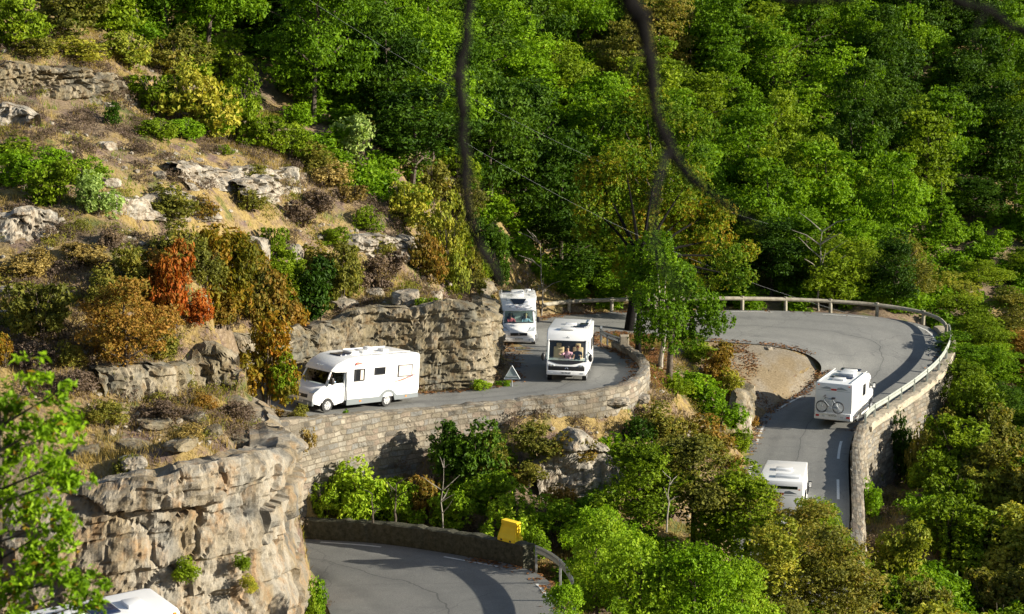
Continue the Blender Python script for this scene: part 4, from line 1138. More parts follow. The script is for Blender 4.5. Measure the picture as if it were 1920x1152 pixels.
sp = [(1120, 330, 46), (1170, 300, 48), (1230, 320, 50), (1290, 340, 46), (1110, 390, 42), (1160, 400, 46), (1220, 400, 50), (1280, 410, 46), (1330, 400, 40), (1340, 450, 40), (1290, 470, 44), (1240, 470, 44), (1370, 480, 34), (1390, 520, 30), (1340, 520, 34), (1290, 530, 30), (1180, 450, 38), (1100, 430, 30), (1200, 350, 44), (1150, 450, 40), (1200, 420, 44), (1260, 380, 44), (1310, 440, 40), (1230, 520, 36), (1180, 500, 36), (1140, 350, 40), (1350, 400, 34), (1400, 470, 26)]
tree_custom('tree', g, 5.5, (0.9, 0.3), blobs_px(g, d + 3.5, sp, 2.0, 4), 36000, 0.21, 64, 'autumn', 'blackbark', 'large spreading autumn tree with an orange-gold crown above the bend', r=0.28, limbs=12)
g, d = ground_px(1230, 545)
sp = [(1160, 220, 46), (1210, 200, 50), (1260, 230, 52), (1310, 240, 40), (1180, 270, 44), (1240, 280, 48), (1150, 300, 30), (1300, 290, 36)]
tree_custom('tree', g, 7.5, (0, 0), blobs_px(g, d, sp, 2.0, 5), 15000, 0.22, 65, 'autumn', 'bark', 'tall golden-green tree rising behind the large autumn tree', r=0.25)

# dead, leafless stems
def dead_tree(u, v, h, seed, label, w=0.05, d=None, bark='palebark', n=9):
    g, dd = ground_px(u, v) if d is None else (P(u, v, d), d)
    q = random.Random(seed); mb = MB(); H_ = h * dd / F_PX
    pts = [Vector((0, 0, -0.3))]; x = y = 0
    for k in range(1, 7):
        x += q.uniform(-.12, .14) * H_ / 5; y += q.uniform(-.1, .1) * H_ / 5; pts.append(Vector((x, y, H_ * k / 6)))
    mb.tube(pts, [w * (1 - 0.13 * i) for i in range(7)], n=6)
    for _ in range(n):
        k = q.randint(2, 6); p = pts[k]; a = q.uniform(0, 2 * pi); L = H_ * q.uniform(0.15, 0.38)
        m1 = p + Vector((cos(a) * L * .5, sin(a) * L * .3, L * .35)); m2 = m1 + Vector((cos(a) * L * .5, sin(a) * L * .3, L * q.uniform(.1, .5)))
        mb.tube([p, m1, m2], [w * .5, w * .35, w * .15], n=5)
    e = empty('dead_tree', g, 0, label, 'dead tree'); mb.build('trunk', M[bark], e, True)
dead_tree(1535, 585, 150, 1, 'pale leafless tree behind the railing of the bend', 0.09, n=12)
dead_tree(740, 985, 80, 2, 'dark dead stem standing behind the low stone wall', 0.07, 83.5, 'bark', 3)
dead_tree(700, 985, 60, 3, 'leaning dark dead stem beside the other behind the low wall', 0.06, 83.5, 'bark', 3)
dead_tree(832, 1003, 130, 4, 'pale leafless sapling rising behind the low stone wall', 0.045, 83.4, n=11)
dead_tree(1250, 985, 90, 5, 'pale thin dead sapling among green trees', 0.05, 80, n=6)
dead_tree(1015, 590, 130, 6, 'pale leafless sapling beside the second van', 0.06, n=10)

# ------------------------------------------------------------------ trees between lower road and the climbing vans
FG = [(1425, 1015, 120, 108, 'olive', 87.5, 'olive tree whose top crosses the rear of the hidden van'), (1530, 1055, 130, 140, 'mid', 88, 'olive tree standing over the edge of the road below the bend'), (1570, 1110, 100, 110, 'mid', 86, 'green tree at the very end of the stone parapet'),
      (1200, 1010, 190, 190, 'mid', 84, 'olive green tree below the island bank'), (1300, 1010, 200, 200, 'olive', 85, 'olive and rust tree standing before the hidden van'), (1240, 900, 120, 90, 'olive', 89, 'small olive tree on the bank'),
      (1395, 1075, 185, 190, 'mid', 84, 'green tree covering the rear of the hidden van'), (1510, 1110, 170, 165, 'olive', 83, 'tree with yellowing leaves beside the road under the bend'), (1450, 1180, 190, 190, 'yellow', 80, 'yellow-green tree by the lowest stretch of road'),
      (1130, 1080, 150, 150, 'vivid', 79, 'fresh green tree beyond the lower road'), (1560, 1200, 190, 190, 'olive', 80, 'olive tree at the lower end of the retaining wall'),
      (1120, 1170, 140, 200, 'bright', 68, 'bright light green tree right beside the lower road'), (1200, 1230, 170, 250, 'bright', 66, 'large bright green leafy tree before the lower bend'), (1300, 1240, 180, 230, 'vivid', 66, 'broad green leafy tree next to the bright one'), (1390, 1250, 160, 200, 'bright', 67, 'light green tree with large leaves'),
      (1060, 1230, 100, 150, 'vivid', 64, 'low green bushy tree over the road edge'), (1470, 1280, 160, 180, 'olive', 70, 'dull olive tree below the yellow-green one'),
      (1375, 990, 130, 105, 'olive', 86.5, 'small tree with brown-tinted leaves hiding the van'), (1010, 1210, 60, 60, 'mid', 68, 'thin weedy shrub at the very edge of the lower road')]
for u, v, w, h, c, d, t in FG:
    p = P(u, v, d); 
    o = bush_px(u, v, w, h, c, t, name='tree', cat='tree', lst=TREES if d > 75 else TREES, d=d, sink=0.3)
# right-hand slope below the bend
k_ = 0
words_c = {'olive': 'olive', 'yellow': 'yellowing', 'mid': 'mid green', 'rust': 'rust tinted', 'dark': 'dark green', 'vivid': 'vivid green', 'green': 'deep green', 'orange': 'orange tinted', 'bright': 'bright green'}
q = random.Random(77)
for row, v in enumerate([880, 930, 985, 1040, 1100, 1170, 1240]):
    for u in range(1640 + row % 2 * 35, 2010, 78):
        if v < 1000 and u < 1745: continue
        if u < 1690 and v < 1120: continue
        c = q.choices(['olive', 'yellow', 'mid', 'rust', 'vivid'], [6, 4 if v > 1000 else 2, 3, 0.6, 1 if u < 1850 and v < 1000 else 0.4])[0]
        bush_px(u + q.uniform(-22, 22), v + q.uniform(-14, 14), q.uniform(125, 175), q.uniform(100, 145), c,
                '%s bush on the steep slope below the bend' % words_c[c], group='%s bushes on the slope below the bend' % words_c[c])
# ravine side beyond the bend wall
for i, (u, v) in enumerate([(1800, 740), (1860, 700), (1930, 690), (1840, 640), (1900, 620), (1960, 740), (1880, 770), (1940, 830), (1880, 850), (1830, 860), (1790, 690), (1810, 600)]):
    c = ['mid', 'green', 'rust', 'mid', 'olive', 'green', 'dark', 'mid', 'green', 'mid', 'green', 'mid'][i]
    bush_px(u, v + 30, q.uniform(110, 140), q.uniform(65, 90) if u < 1900 else q.uniform(90, 110), c, '%s tree in the ravine beyond the outer wall' % words_c[c], name='tree', cat='tree', lst=TREES, group='%s trees in the ravine' % words_c[c])

# ------------------------------------------------------------------ forest on the far hillside
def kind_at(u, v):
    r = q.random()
    if 870 < u < 1090 and 330 < v < 560: return 'dark'  # dark leaf colour stands in for the shade behind the second van
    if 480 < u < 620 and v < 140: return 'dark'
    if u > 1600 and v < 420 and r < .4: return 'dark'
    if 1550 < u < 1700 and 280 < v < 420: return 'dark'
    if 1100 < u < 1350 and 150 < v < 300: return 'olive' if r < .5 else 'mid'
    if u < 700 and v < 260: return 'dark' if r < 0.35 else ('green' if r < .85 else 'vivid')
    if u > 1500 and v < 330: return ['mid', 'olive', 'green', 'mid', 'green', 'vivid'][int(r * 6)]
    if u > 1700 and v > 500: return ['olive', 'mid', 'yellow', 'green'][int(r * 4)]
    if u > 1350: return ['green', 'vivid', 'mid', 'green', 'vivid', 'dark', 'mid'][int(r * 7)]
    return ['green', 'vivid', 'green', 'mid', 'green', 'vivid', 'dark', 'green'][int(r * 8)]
ROWN = [(124, 'lowest trees of the forest, just above the road'), (140, 'trees in the lower forest'), (155, 'trees halfway up the forest slope'), (170, 'trees in the upper forest'), (400, 'trees at the top of the visible forest')]
cnt = 0
y = 118.0
q = random.Random(5)
while y < 206:
    step = 4.7 if y < 140 else 5.6
    xm = y * 0.30
    x = -xm
    while x < xm + 4:
        px, py = x + q.uniform(-1.5, 1.5), y + q.uniform(-1.6, 1.6)
        x += step
        z = float(hgt(px, py))
        # where would it show?
        dpt = py * CP - (z - CZ) * SP
        up = py * SP + (z - CZ) * CP
        u = 960 + px / dpt * F_PX; v = 576 - up / dpt * F_PX
        D2 = np.min(np.hypot(UO[:, 0] - px, UO[:, 1] - py)); D3 = np.min(np.hypot(UI[:, 0] - px, UI[:, 1] - py))
        if min(D2, D3) < 2.6: continue
        # inside the bend: leave free
        if v > 585 or v < -130: continue
        if u > 1980: continue
        edge = 300 if u < 500 else 300 + (u - 500) * 0.62
        if u < 930 and v > edge - (40 if u > 560 else 95): continue
        if u < 520 and v > 60 + (u - 200) * 0.45: continue
        if u < 190: continue
        hh = q.uniform(0.82, 1.22); ww = q.uniform(0.95, 1.28)
        if v > 520: hh *= 0.62; ww *= 0.8
        if u > 1740 and v > 400: hh *= 0.6
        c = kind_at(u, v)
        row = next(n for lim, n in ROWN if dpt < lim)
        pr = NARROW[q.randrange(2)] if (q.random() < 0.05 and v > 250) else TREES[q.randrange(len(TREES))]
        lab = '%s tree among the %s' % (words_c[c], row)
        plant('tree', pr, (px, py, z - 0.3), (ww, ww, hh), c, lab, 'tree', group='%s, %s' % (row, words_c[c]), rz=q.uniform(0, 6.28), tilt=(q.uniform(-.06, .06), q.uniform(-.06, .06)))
        cnt += 1
    y += step * 0.92
print('forest trees', cnt)

# ------------------------------------------------------------------ dry grass, heath and litter (nobody could count it)
def scatter_mask(n, x0, x1, y0, y1, seed, fn):
    r = np.random.default_rng(seed)
    x = r.uniform(x0, x1, n); y = r.uniform(y0, y1, n)
    k = fn(x, y, r); return x[k], y[k], r
def project(x, y, z):
    dpt = y * CP - (z - CZ) * SP; up = y * SP + (z - CZ) * CP
    return 960 + x / dpt * F_PX, 576 - up / dpt * F_PX
pts_road = np.concatenate([UO * (1 - t) + UI * t for t in np.linspace(0, 1, 17)] + [LOo * (1 - t) + LOi * t for t in np.linspace(0, 1, 17)])
def offroad(x, y, m=0.9):
    k = np.ones(len(x), bool)
    for s in range(0, len(x), 5000):
        D = np.hypot(x[s:s + 5000, None] - pts_road[None, :, 0], y[s:s + 5000, None] - pts_road[None, :, 1])
        k[s:s + 5000] = D.min(1) > m
    return k
def blades(name, x, y, h, w, lean, mat, seed, per=5, spread=0.14):
    r = np.random.default_rng(seed)
    x = np.repeat(x, per) + r.normal(size=len(x) * per) * spread; y = np.repeat(y, per) + r.normal(size=len(y) * per) * spread
    h = np.repeat(h, per) * (0.6 + 0.7 * r.random(len(x))); n = len(x)
    z = hgt(x, y) - 0.04
    a = r.uniform(0, 2 * pi, n); b = r.uniform(0, 2 * pi, n)
    dx, dy = np.cos(a) * lean * r.random(n), np.sin(a) * lean * r.random(n)
    sx, sy = np.cos(b) * w, np.sin(b) * w
    V = np.stack([np.stack([x - sx, y - sy, z], 1), np.stack([x + sx, y + sy, z], 1), np.stack([x + h * dx, y + h * dy, z + h], 1)], 1).reshape(-1, 3)
    F = np.arange(n * 3).reshape(-1, 3)
    o = link(name, np_mesh(name, V, F, attr={'tint': np.clip(r.random(n) * .6 + .4 * np.repeat(r.random(n // per), per)[:n], 0, 1)}), mat)
    return o
def forest_floor(x, y, r):
    z = hgt(x, y); u, v = project(x, y, z)
    edge = np.where(u < 500, 300, 300 + (u - 500) * 0.62)
    a = (v < 590) & (v > -60) & (u > -60) & (u < 2000) & ~((u < 930) & (v > edge - 45)) & ~((u < 520) & (v > 70 + (u - 200) * 0.45)) & (y > 104)
    b = (v > 800) & (u > 1060) & (u < 1560) & (y < 92)
    c = (u > 1640) & (v > 620) & (u < 2000) & (v < 1300)
    d = (v > 860) & (v < 990) & (u > 600) & (u < 1100) & (y > 82)
    return (a | b | c | d) & offroad(x, y, 1.9)
def on_slope(x, y, r):
    z = hgt(x, y); u, v = project(x, y, z)
    return ~(forest_floor(x, y, r) & (v < 590)) & (((u - 1448) / 92) ** 2 + ((v - 705) / 58) ** 2 > 1) & (u > -60) & (u < 1960) & (v > 60) & (v < 1180) & offroad(x, y, 0.5)
x, y, r = scatter_mask(60000, -34, 40, 60, 128, 1, lambda x, y, r: (fbm(x * .16, y * .16, seed=40) > -0.10) | (r.random(len(x)) < 0.12))
k = on_slope(x, y, r); x, y = x[k][:30000], y[k][:30000]
tag(blades('dry_grass', x, y, np.full(len(x), 0.34), 0.017, 0.9, M['leaf_straw'], 2, per=6), 'straw coloured dry grass covering the slopes', 'grass', kind='stuff')
x, y, r = scatter_mask(16000, -34, 40, 60, 128, 3, lambda x, y, r: fbm(x * .2, y * .2, seed=60) > 0.15)
k = on_slope(x, y, r); x, y = x[k][:6000], y[k][:6000]
tag(blades('green_grass', x, y, np.full(len(x), 0.3), 0.02, 0.8, M['leaf_mid'], 4, per=6), 'green grass patches on the slopes', 'grass', kind='stuff')
# heath cushions: dense ground cover made as one object
def cover(name, protos, x, y, smin, smax, mat, seed, zs=1.0, frac=None, big=1.0):
    r = np.random.default_rng(seed); Vs = []; Fs = []; Ts = []; off = 0
    dat = []
    for me_, _ in protos:
        co = np.empty(len(me_.vertices) * 3, np.float32); me_.vertices.foreach_get('co', co)
        ti = np.empty(len(me_.polygons), np.float32); me_.attributes['tint'].data.foreach_get('value', ti)
        dat.append((co.reshape(-1, 3), ti))
    z = hgt(x, y)
    for i in range(len(x)):
        co, ti = dat[r.integers(len(dat))]
        k = r.random() * 0.35 + 0.25 if frac is None else frac
        m = int(len(ti) * k) * 4
        a = r.uniform(0, 2 * pi); s = r.uniform(smin, smax)
        sel = np.sort(r.permutation(len(ti))[:m // 4])
        vv = co.reshape(-1, 4, 3)[sel]
        if big != 1.0:
            c_ = vv.mean(1, keepdims=True); vv = c_ + (vv - c_) * big
        vv = vv.reshape(-1, 3)
        R = np.array([[cos(a), -sin(a), 0], [sin(a), cos(a), 0], [0, 0, zs]])
        Vs.append((vv @ R.T) * s + np.array([x[i], y[i], z[i] - 0.03])); Ts.append(np.clip(ti[sel] * .7 + r.random() * .3, 0, 1))
    V = np.concatenate(Vs); F = np.arange(len(V)).reshape(-1, 4)
    return link(name, np_mesh(name, V, F, attr={'tint': np.concatenate(Ts)}), mat)
x, y, r = scatter_mask(9000, -34, 38, 62, 126, 5, lambda x, y, r: fbm(x * .22, y * .22, seed=80) > -0.05)
k = on_slope(x, y, r); x, y = x[k][:2000], y[k][:2000]
tag(cover('heath', HEATH, x, y, 0.5, 1.25, M['leaf_heath'], 6), 'low brown and purplish heath scrub covering the slopes', 'heath', kind='stuff')
x, y, r = scatter_mask(2600, -34, 40, 62, 126, 7, lambda x, y, r: fbm(x * .25, y * .25, seed=90) > 0.1)
k = on_slope(x, y, r); x, y = x[k][:520], y[k][:520]
tag(cover('undergrowth', HEATH, x, y, 0.5, 1.2, M['leaf_olive'], 8), 'low olive undergrowth on the slopes', 'undergrowth', kind='stuff')
x, y, r = scatter_mask(9000, -50, 62, 58, 196, 15, forest_floor)
x, y = x[:1700], y[:1700]
tag(cover('undergrowth', [(b_, None) for b_, _ in BUSH], x, y, 0.7, 1.15, M['leaf_green'], 16, zs=0.72, frac=0.16, big=1.9), 'green undergrowth filling the gaps between the trees', 'undergrowth', kind='stuff')
# leaf litter by the guardrail and inside the bend
def px_region(poly, n, seed):
    r = np.random.default_rng(seed); us = [p[0] for p in poly]; vs_ = [p[1] for p in poly]; X = []; Y = []
    def inside(u, v):
        c = False; j = len(poly) - 1
        for i in range(len(poly)):
            if (poly[i][1] > v) != (poly[j][1] > v) and u < (poly[j][0] - poly[i][0]) * (v - poly[i][1]) / (poly[j][1] - poly[i][1]) + poly[i][0]: c = not c
            j = i
        return c
    while len(X) < n:
        u, v = r.uniform(min(us), max(us)), r.uniform(min(vs_), max(vs_))
        if inside(u, v):
            g, _ = ground_px(u, v); X.append(g.x); Y.append(g.y)
    return np.array(X), np.array(Y)
x, y = px_region([(1100, 622), (1180, 622), (1240, 640), (1250, 720), (1215, 730), (1205, 665), (1130, 632)], 220, 9)
x2, y2 = px_region([(1480, 745), (1530, 700), (1520, 680), (1460, 655), (1360, 650), (1350, 700), (1420, 770)], 24, 10)
xg, yg = px_region([(1350, 652), (1400, 650), (1420, 665), (1400, 720), (1440, 760), (1415, 765), (1375, 700)], 26, 31)
x3, y3 = px_region([(990, 1060), (1060, 1110), (1070, 1150), (1040, 1110), (985, 1075)], 60, 12)
def litter(name, x, y, seed, per=26, sp=0.28, road=False):
    r = np.random.default_rng(seed); n = len(x) * per
    X = np.repeat(x, per) + r.normal(size=n) * sp; Y = np.repeat(y, per) + r.normal(size=n) * sp
    k = (offroad(X, Y, 0.1) | (r.random(n) < 0.06)) if not road else np.ones(n, bool); X, Y = X[k], Y[k]; n = len(X)
    Z = hgt(X, Y) + (0.05 if not road else 0.105) + 0.03 * r.random(n)
    a = r.uniform(0, 2 * pi, n); L = 0.06 + 0.05 * r.random(n)
    ux, uy = np.cos(a) * L, np.sin(a) * L
    tz = (r.random((n, 4)) - .4) * 0.06
    V = np.stack([np.stack([X - ux, Y - uy, Z + tz[:, 0]], 1), np.stack([X + uy * .6, Y - ux * .6, Z + tz[:, 1]], 1), np.stack([X + ux, Y + uy, Z + tz[:, 2]], 1), np.stack([X - uy * .6, Y + ux * .6, Z + tz[:, 3]], 1)], 1).reshape(-1, 3)
    return link(name, np_mesh(name, V, np.arange(n * 4).reshape(-1, 4), attr={'tint': r.random(n)}), M['leaf_litter'])
tag(litter('leaf_litter', np.r_[x, x3, xg], np.r_[y, y3, yg], 13), 'fallen brown leaves beside the road', 'leaves', kind='stuff')

ed = np.concatenate([UI[8:150] * .97 + UO[8:150] * .03, UO[30:140] * .97 + UI[30:140] * .03, UO[112:190] * .96 + UI[112:190] * .04, LOo[30:90] * .97 + LOi[30:90] * .03, UI[140:200] * .96 + UO[140:200] * .04])
ed = ed[np.random.default_rng(5).random(len(ed)) < 0.8]
tag(litter('leaf_litter', ed[:, 0], ed[:, 1], 14, per=16, sp=0.2, road=True), 'leaves and grit gathered along the road edges', 'leaves', kind='stuff')
# broken stones lying all over the slopes
def pebbles(x, y, seed):
    r = np.random.default_rng(seed); b = bmesh.new(); bmesh.ops.create_icosphere(b, subdivisions=1, radius=1.0)
    co = np.array([v.co[:] for v in b.verts]); fc = np.array([[v.index for v in f.verts] for f in b.faces]); b.free()
    n = len(x); s = 0.07 + 0.22 * r.random(n) ** 3
    V = co[None] * (1 + 0.35 * (r.random((n, len(co), 1)) - .5)) * np.stack([s, s * r.uniform(.6, 1, n), s * r.uniform(.35, .7, n)], 1)[:, None]
    a = r.uniform(0, 6.28, n); c_, s_ = np.cos(a)[:, None], np.sin(a)[:, None]
    V = np.stack([V[..., 0] * c_ - V[..., 1] * s_, V[..., 0] * s_ + V[..., 1] * c_, V[..., 2]], -1) + np.stack([x, y, hgt(x, y)], 1)[:, None]
    F = fc[None] + (np.arange(n) * len(co))[:, None, None]
    return link('stones', np_mesh('stones', V.reshape(-1, 3), F.reshape(-1, 3)), M['rockpale'])
x, y, r = scatter_mask(12000, -34, 38, 62, 126, 21, lambda x, y, r: (fbm(x * .3, y * .3, seed=110) > 0.0))
k = on_slope(x, y, r); x, y = x[k][:3800], y[k][:3800]
tag(pebbles(x, y, 22), 'small broken stones strewn over the slopes', 'stones', kind='stuff')
# ------------------------------------------------------------------ loose rocks on the hillside
ROCKS = []
for k in range(5):
    mb = MB(); bmesh.ops.create_icosphere(mb.bm, subdivisions=4, radius=1.0)
    co = np.array([v.co[:] for v in mb.bm.verts]); 
    f = 1 + 0.22 * fbm(co[:, 0] * 1.2 + k * 5, co[:, 1] * 1.2, co[:, 2] * 1.2, seed=k) 
    c2 = co * f[:, None]; c2 = np.sign(c2) * np.minimum(np.abs(c2), np.array([0.82, 0.78, 0.72]))
    c2 += 0.05 * np.stack([fbm(co[:, 0] * 5, co[:, 1] * 5, co[:, 2] * 5, seed=k + s) for s in (10, 20, 30)], 1)
    for v, c in zip(mb.bm.verts, c2): v.co = c
    me_ = mb.mesh('rock'); me_.materials.append(M['rockpale']); ROCKS.append(me_)
RP = [(210, 775, 60, 'brownish rock above the cliff under the ledge', 0.5), (290, 800, 70, 'flat tan rock on the slope above the cliff', 0.35), (360, 785, 50, 'tan stone half hidden by heath above the cliff', 0.5), (430, 760, 60, 'tan slab under the rock ledge', 0.35), (490, 775, 70, 'grey slab near the start of the stone wall', 0.5), (540, 790, 60, 'grey-blue rock touching the stone wall', 0.7), (250, 840, 70, 'tan block on the brink of the cliff', 0.5), (450, 830, 80, 'broad tan block on the brink of the cliff', 0.45), (340, 850, 60, 'tan broken rock at the brink between two tufts', 0.5), (400, 810, 40, 'small tan stone above the cliff', 0.6), (160, 850, 70, 'dark tan rock behind the sparse tree', 0.5), (520, 840, 60, 'ochre rock at the cliff corner', 0.6), (410, 690, 40, 'pale block on the thicket floor', 0.9),
      (200, 275, 34, 'rounded pale boulder at the edge of the dry grass', 0.5), (125, 290, 26, 'flat pale stone lying on the dry slope', 0.3), (200, 200, 24, 'pale boulder beside the dark bush on the grass', 0.7), (175, 160, 34, 'square pale block on the upper rocks', 0.6), (205, 345, 50, 'pale stone beside the rock band', 0.4), (470, 355, 60, 'long overhanging slab at the end of the rock band', 0.3), (540, 330, 40, 'pale knob of rock topping the band', 0.8),
      (20, 550, 40, 'pale stone at the very edge by the round bush', 0.7), (60, 420, 30, 'upper pale stone of the grassy outcrop', 0.8), (110, 425, 24, 'small pale stone next to the grassy outcrop', 1.1), (660, 460, 50, 'pale rock on the heath slope', 0.6), (700, 470, 40, 'lower pale rock on the heath slope', 0.6), (480, 470, 50, 'pale rock beside the fresh green bush', 1.0), (545, 480, 40, 'pale broken rock behind the fresh green bush', 1.1),
      (1027, 772, 16, 'reddish-white stone below the parapet', 0.7), (1195, 750, 44, 'pale flat rock at the end of the parapet', 0.35), (1150, 765, 60, 'flat grey slab on the earth bank', 0.3), (640, 580, 60, 'whitish rock on the cliff top', 0.6), (700, 560, 50, 'whitish knobbly rock on the cliff edge', 0.6), (760, 560, 50, 'pale rock in the cliff edge', 0.6), (815, 560, 30, 'squarish pale rock under the rusty bush', 0.9), (900, 560, 30, 'pale rock at the end of the cliff', 1.0),
      (1395, 790, 30, 'tan rock at the edge of the gravel', 0.9), (250, 880, 60, 'tan rock on the cliff top', 0.5), (90, 330, 30, 'grey stone on the brown slope', 0.4), (380, 320, 36, 'pale stone on top of the rock band', 0.5), (300, 330, 30, 'half buried pale stone above the rock band', 0.5), (1440, 655, 16, 'small stone at the gravel edge', 0.5)]
for i, (u, v, w, t, zr) in enumerate(RP):
    g, d = ground_px(u, v); s = w * d / F_PX / 1.6
    o = link('rock', ROCKS[i % 5]); o.location = g; o.scale = (s, s * 0.8, s * zr); o.rotation_euler = (RNG.uniform(-.15, .15), RNG.uniform(-.15, .15), RNG.uniform(0, 6))
    tag(o, t, 'rock')
    if i < 13:
        o.scale.z *= 0.75; set_mat(o, M['rock2'])
# ------------------------------------------------------------------ motorhomes
def text_mesh(s, size, mat, parent, m, name='lettering'):
    cu = bpy.data.curves.new(name, 'FONT'); cu.body = s; cu.size = size; cu.align_x = 'CENTER'; cu.align_y = 'CENTER'; cu.extrude = 0.004
    o = bpy.data.objects.new(name, cu); COL.objects.link(o)
    bpy.context.view_layer.update()
    me_ = bpy.data.meshes.new_from_object(o.evaluated_get(bpy.context.evaluated_depsgraph_get()))
    bpy.data.objects.remove(o); bpy.data.curves.remove(cu)
    me_.materials.clear(); me_.transform(m)
    return link(name, me_, mat, parent)
FRONT_M = lambda x, y, z, tilt=0.0: Matrix.Translation((x, y, z)) @ Matrix.Rotation(-tilt, 4, 'Y') @ Matrix(((0, 0, 1, 0), (1, 0, 0, 0), (0, 1, 0, 0), (0, 0, 0, 1)))
REAR_M = lambda x, y, z: Matrix.Translation((x, y, z)) @ Matrix(((0, 0, -1, 0), (-1, 0, 0, 0), (0, 1, 0, 0), (0, 0, 0, 1)))
def side_pt(x, z, s, w): return (x, s * w, z)
def side_plate(mb, pts, s, w, th=0.02):
    pp = [(x, s * w, z) for x, z in pts]
    if s < 0: pp = pp[::-1]
    mb.plate(pp, (0, s, 0), th)
def wheel(root, x, y, r=0.33):
    s = 1 if y > 0 else -1
    mb = MB(); mb.disc((x, y, r), (0, 1, 0), r, 0.22, 24)
    t = mb.build('wheel', M['rubber'], root, True)
    m2 = MB(); m2.disc((x, y + s * 0.10, r), (0, 1, 0), r * 0.64, 0.05, 20)
    m2.disc((x, y + s * 0.125, r), (0, 1, 0), r * 0.22, 0.03, 12)
    for k in range(8):
        a = k * pi / 4
        m2.box(r * 0.25, r * 0.6, -0.02, 0.02, -0.02, 0.02, m=Matrix.Translation((x, y + s * 0.13, r)) @ Matrix.Rotation(a, 4, 'Y'))
    m2.build('rim', M['rim'], t, True)
    return t
def side_window(root, x0, x1, z0, z1, s, w, curtain=None):
    mb = MB()
    for a, b, c, d in ((x0 - .03, x1 + .03, z1, z1 + .035), (x0 - .03, x1 + .03, z0 - .035, z0), (x0 - .03, x0, z0, z1), (x1, x1 + .03, z0, z1)):
        y0, y1 = sorted((s * (w - 0.01), s * (w + 0.035)))
        mb.box(a, b, y0, y1, c, d)
    wnd = mb.build('window', M['black'], root)
    p = MB(); side_plate(p, [(x0, z0), (x1, z0), (x1, z1), (x0, z1)][::-1] if s > 0 else [(x0, z0), (x1, z0), (x1, z1), (x0, z1)][::-1], s, w + 0.018)
    p.build('pane', M['darkglass'] if curtain != 'full' else M['pink_glass'], wnd)
    if curtain:
        c = MB()
        if curtain == 'half':
            for k in range(4):
                xx = x0 + (x1 - x0) * (0.10 + 0.09 * k); c.box(xx, xx + (x1 - x0) * 0.075, *sorted((s * (w + 0.02), s * (w + 0.026 + 0.004 * (k % 2)))), z0 + .02, z1 - .02)
        else:
            n = 9
            for k in range(n):
                xx = x0 + (x1 - x0) * (0.03 + 0.94 * k / n); c.box(xx, xx + (x1 - x0) * 0.92 / n, *sorted((s * (w + 0.02), s * (w + 0.024 + 0.006 * (k % 2)))), z0 + .02, z1 - .02)
        c.build('curtain', M['curtain'], wnd)
    return wnd
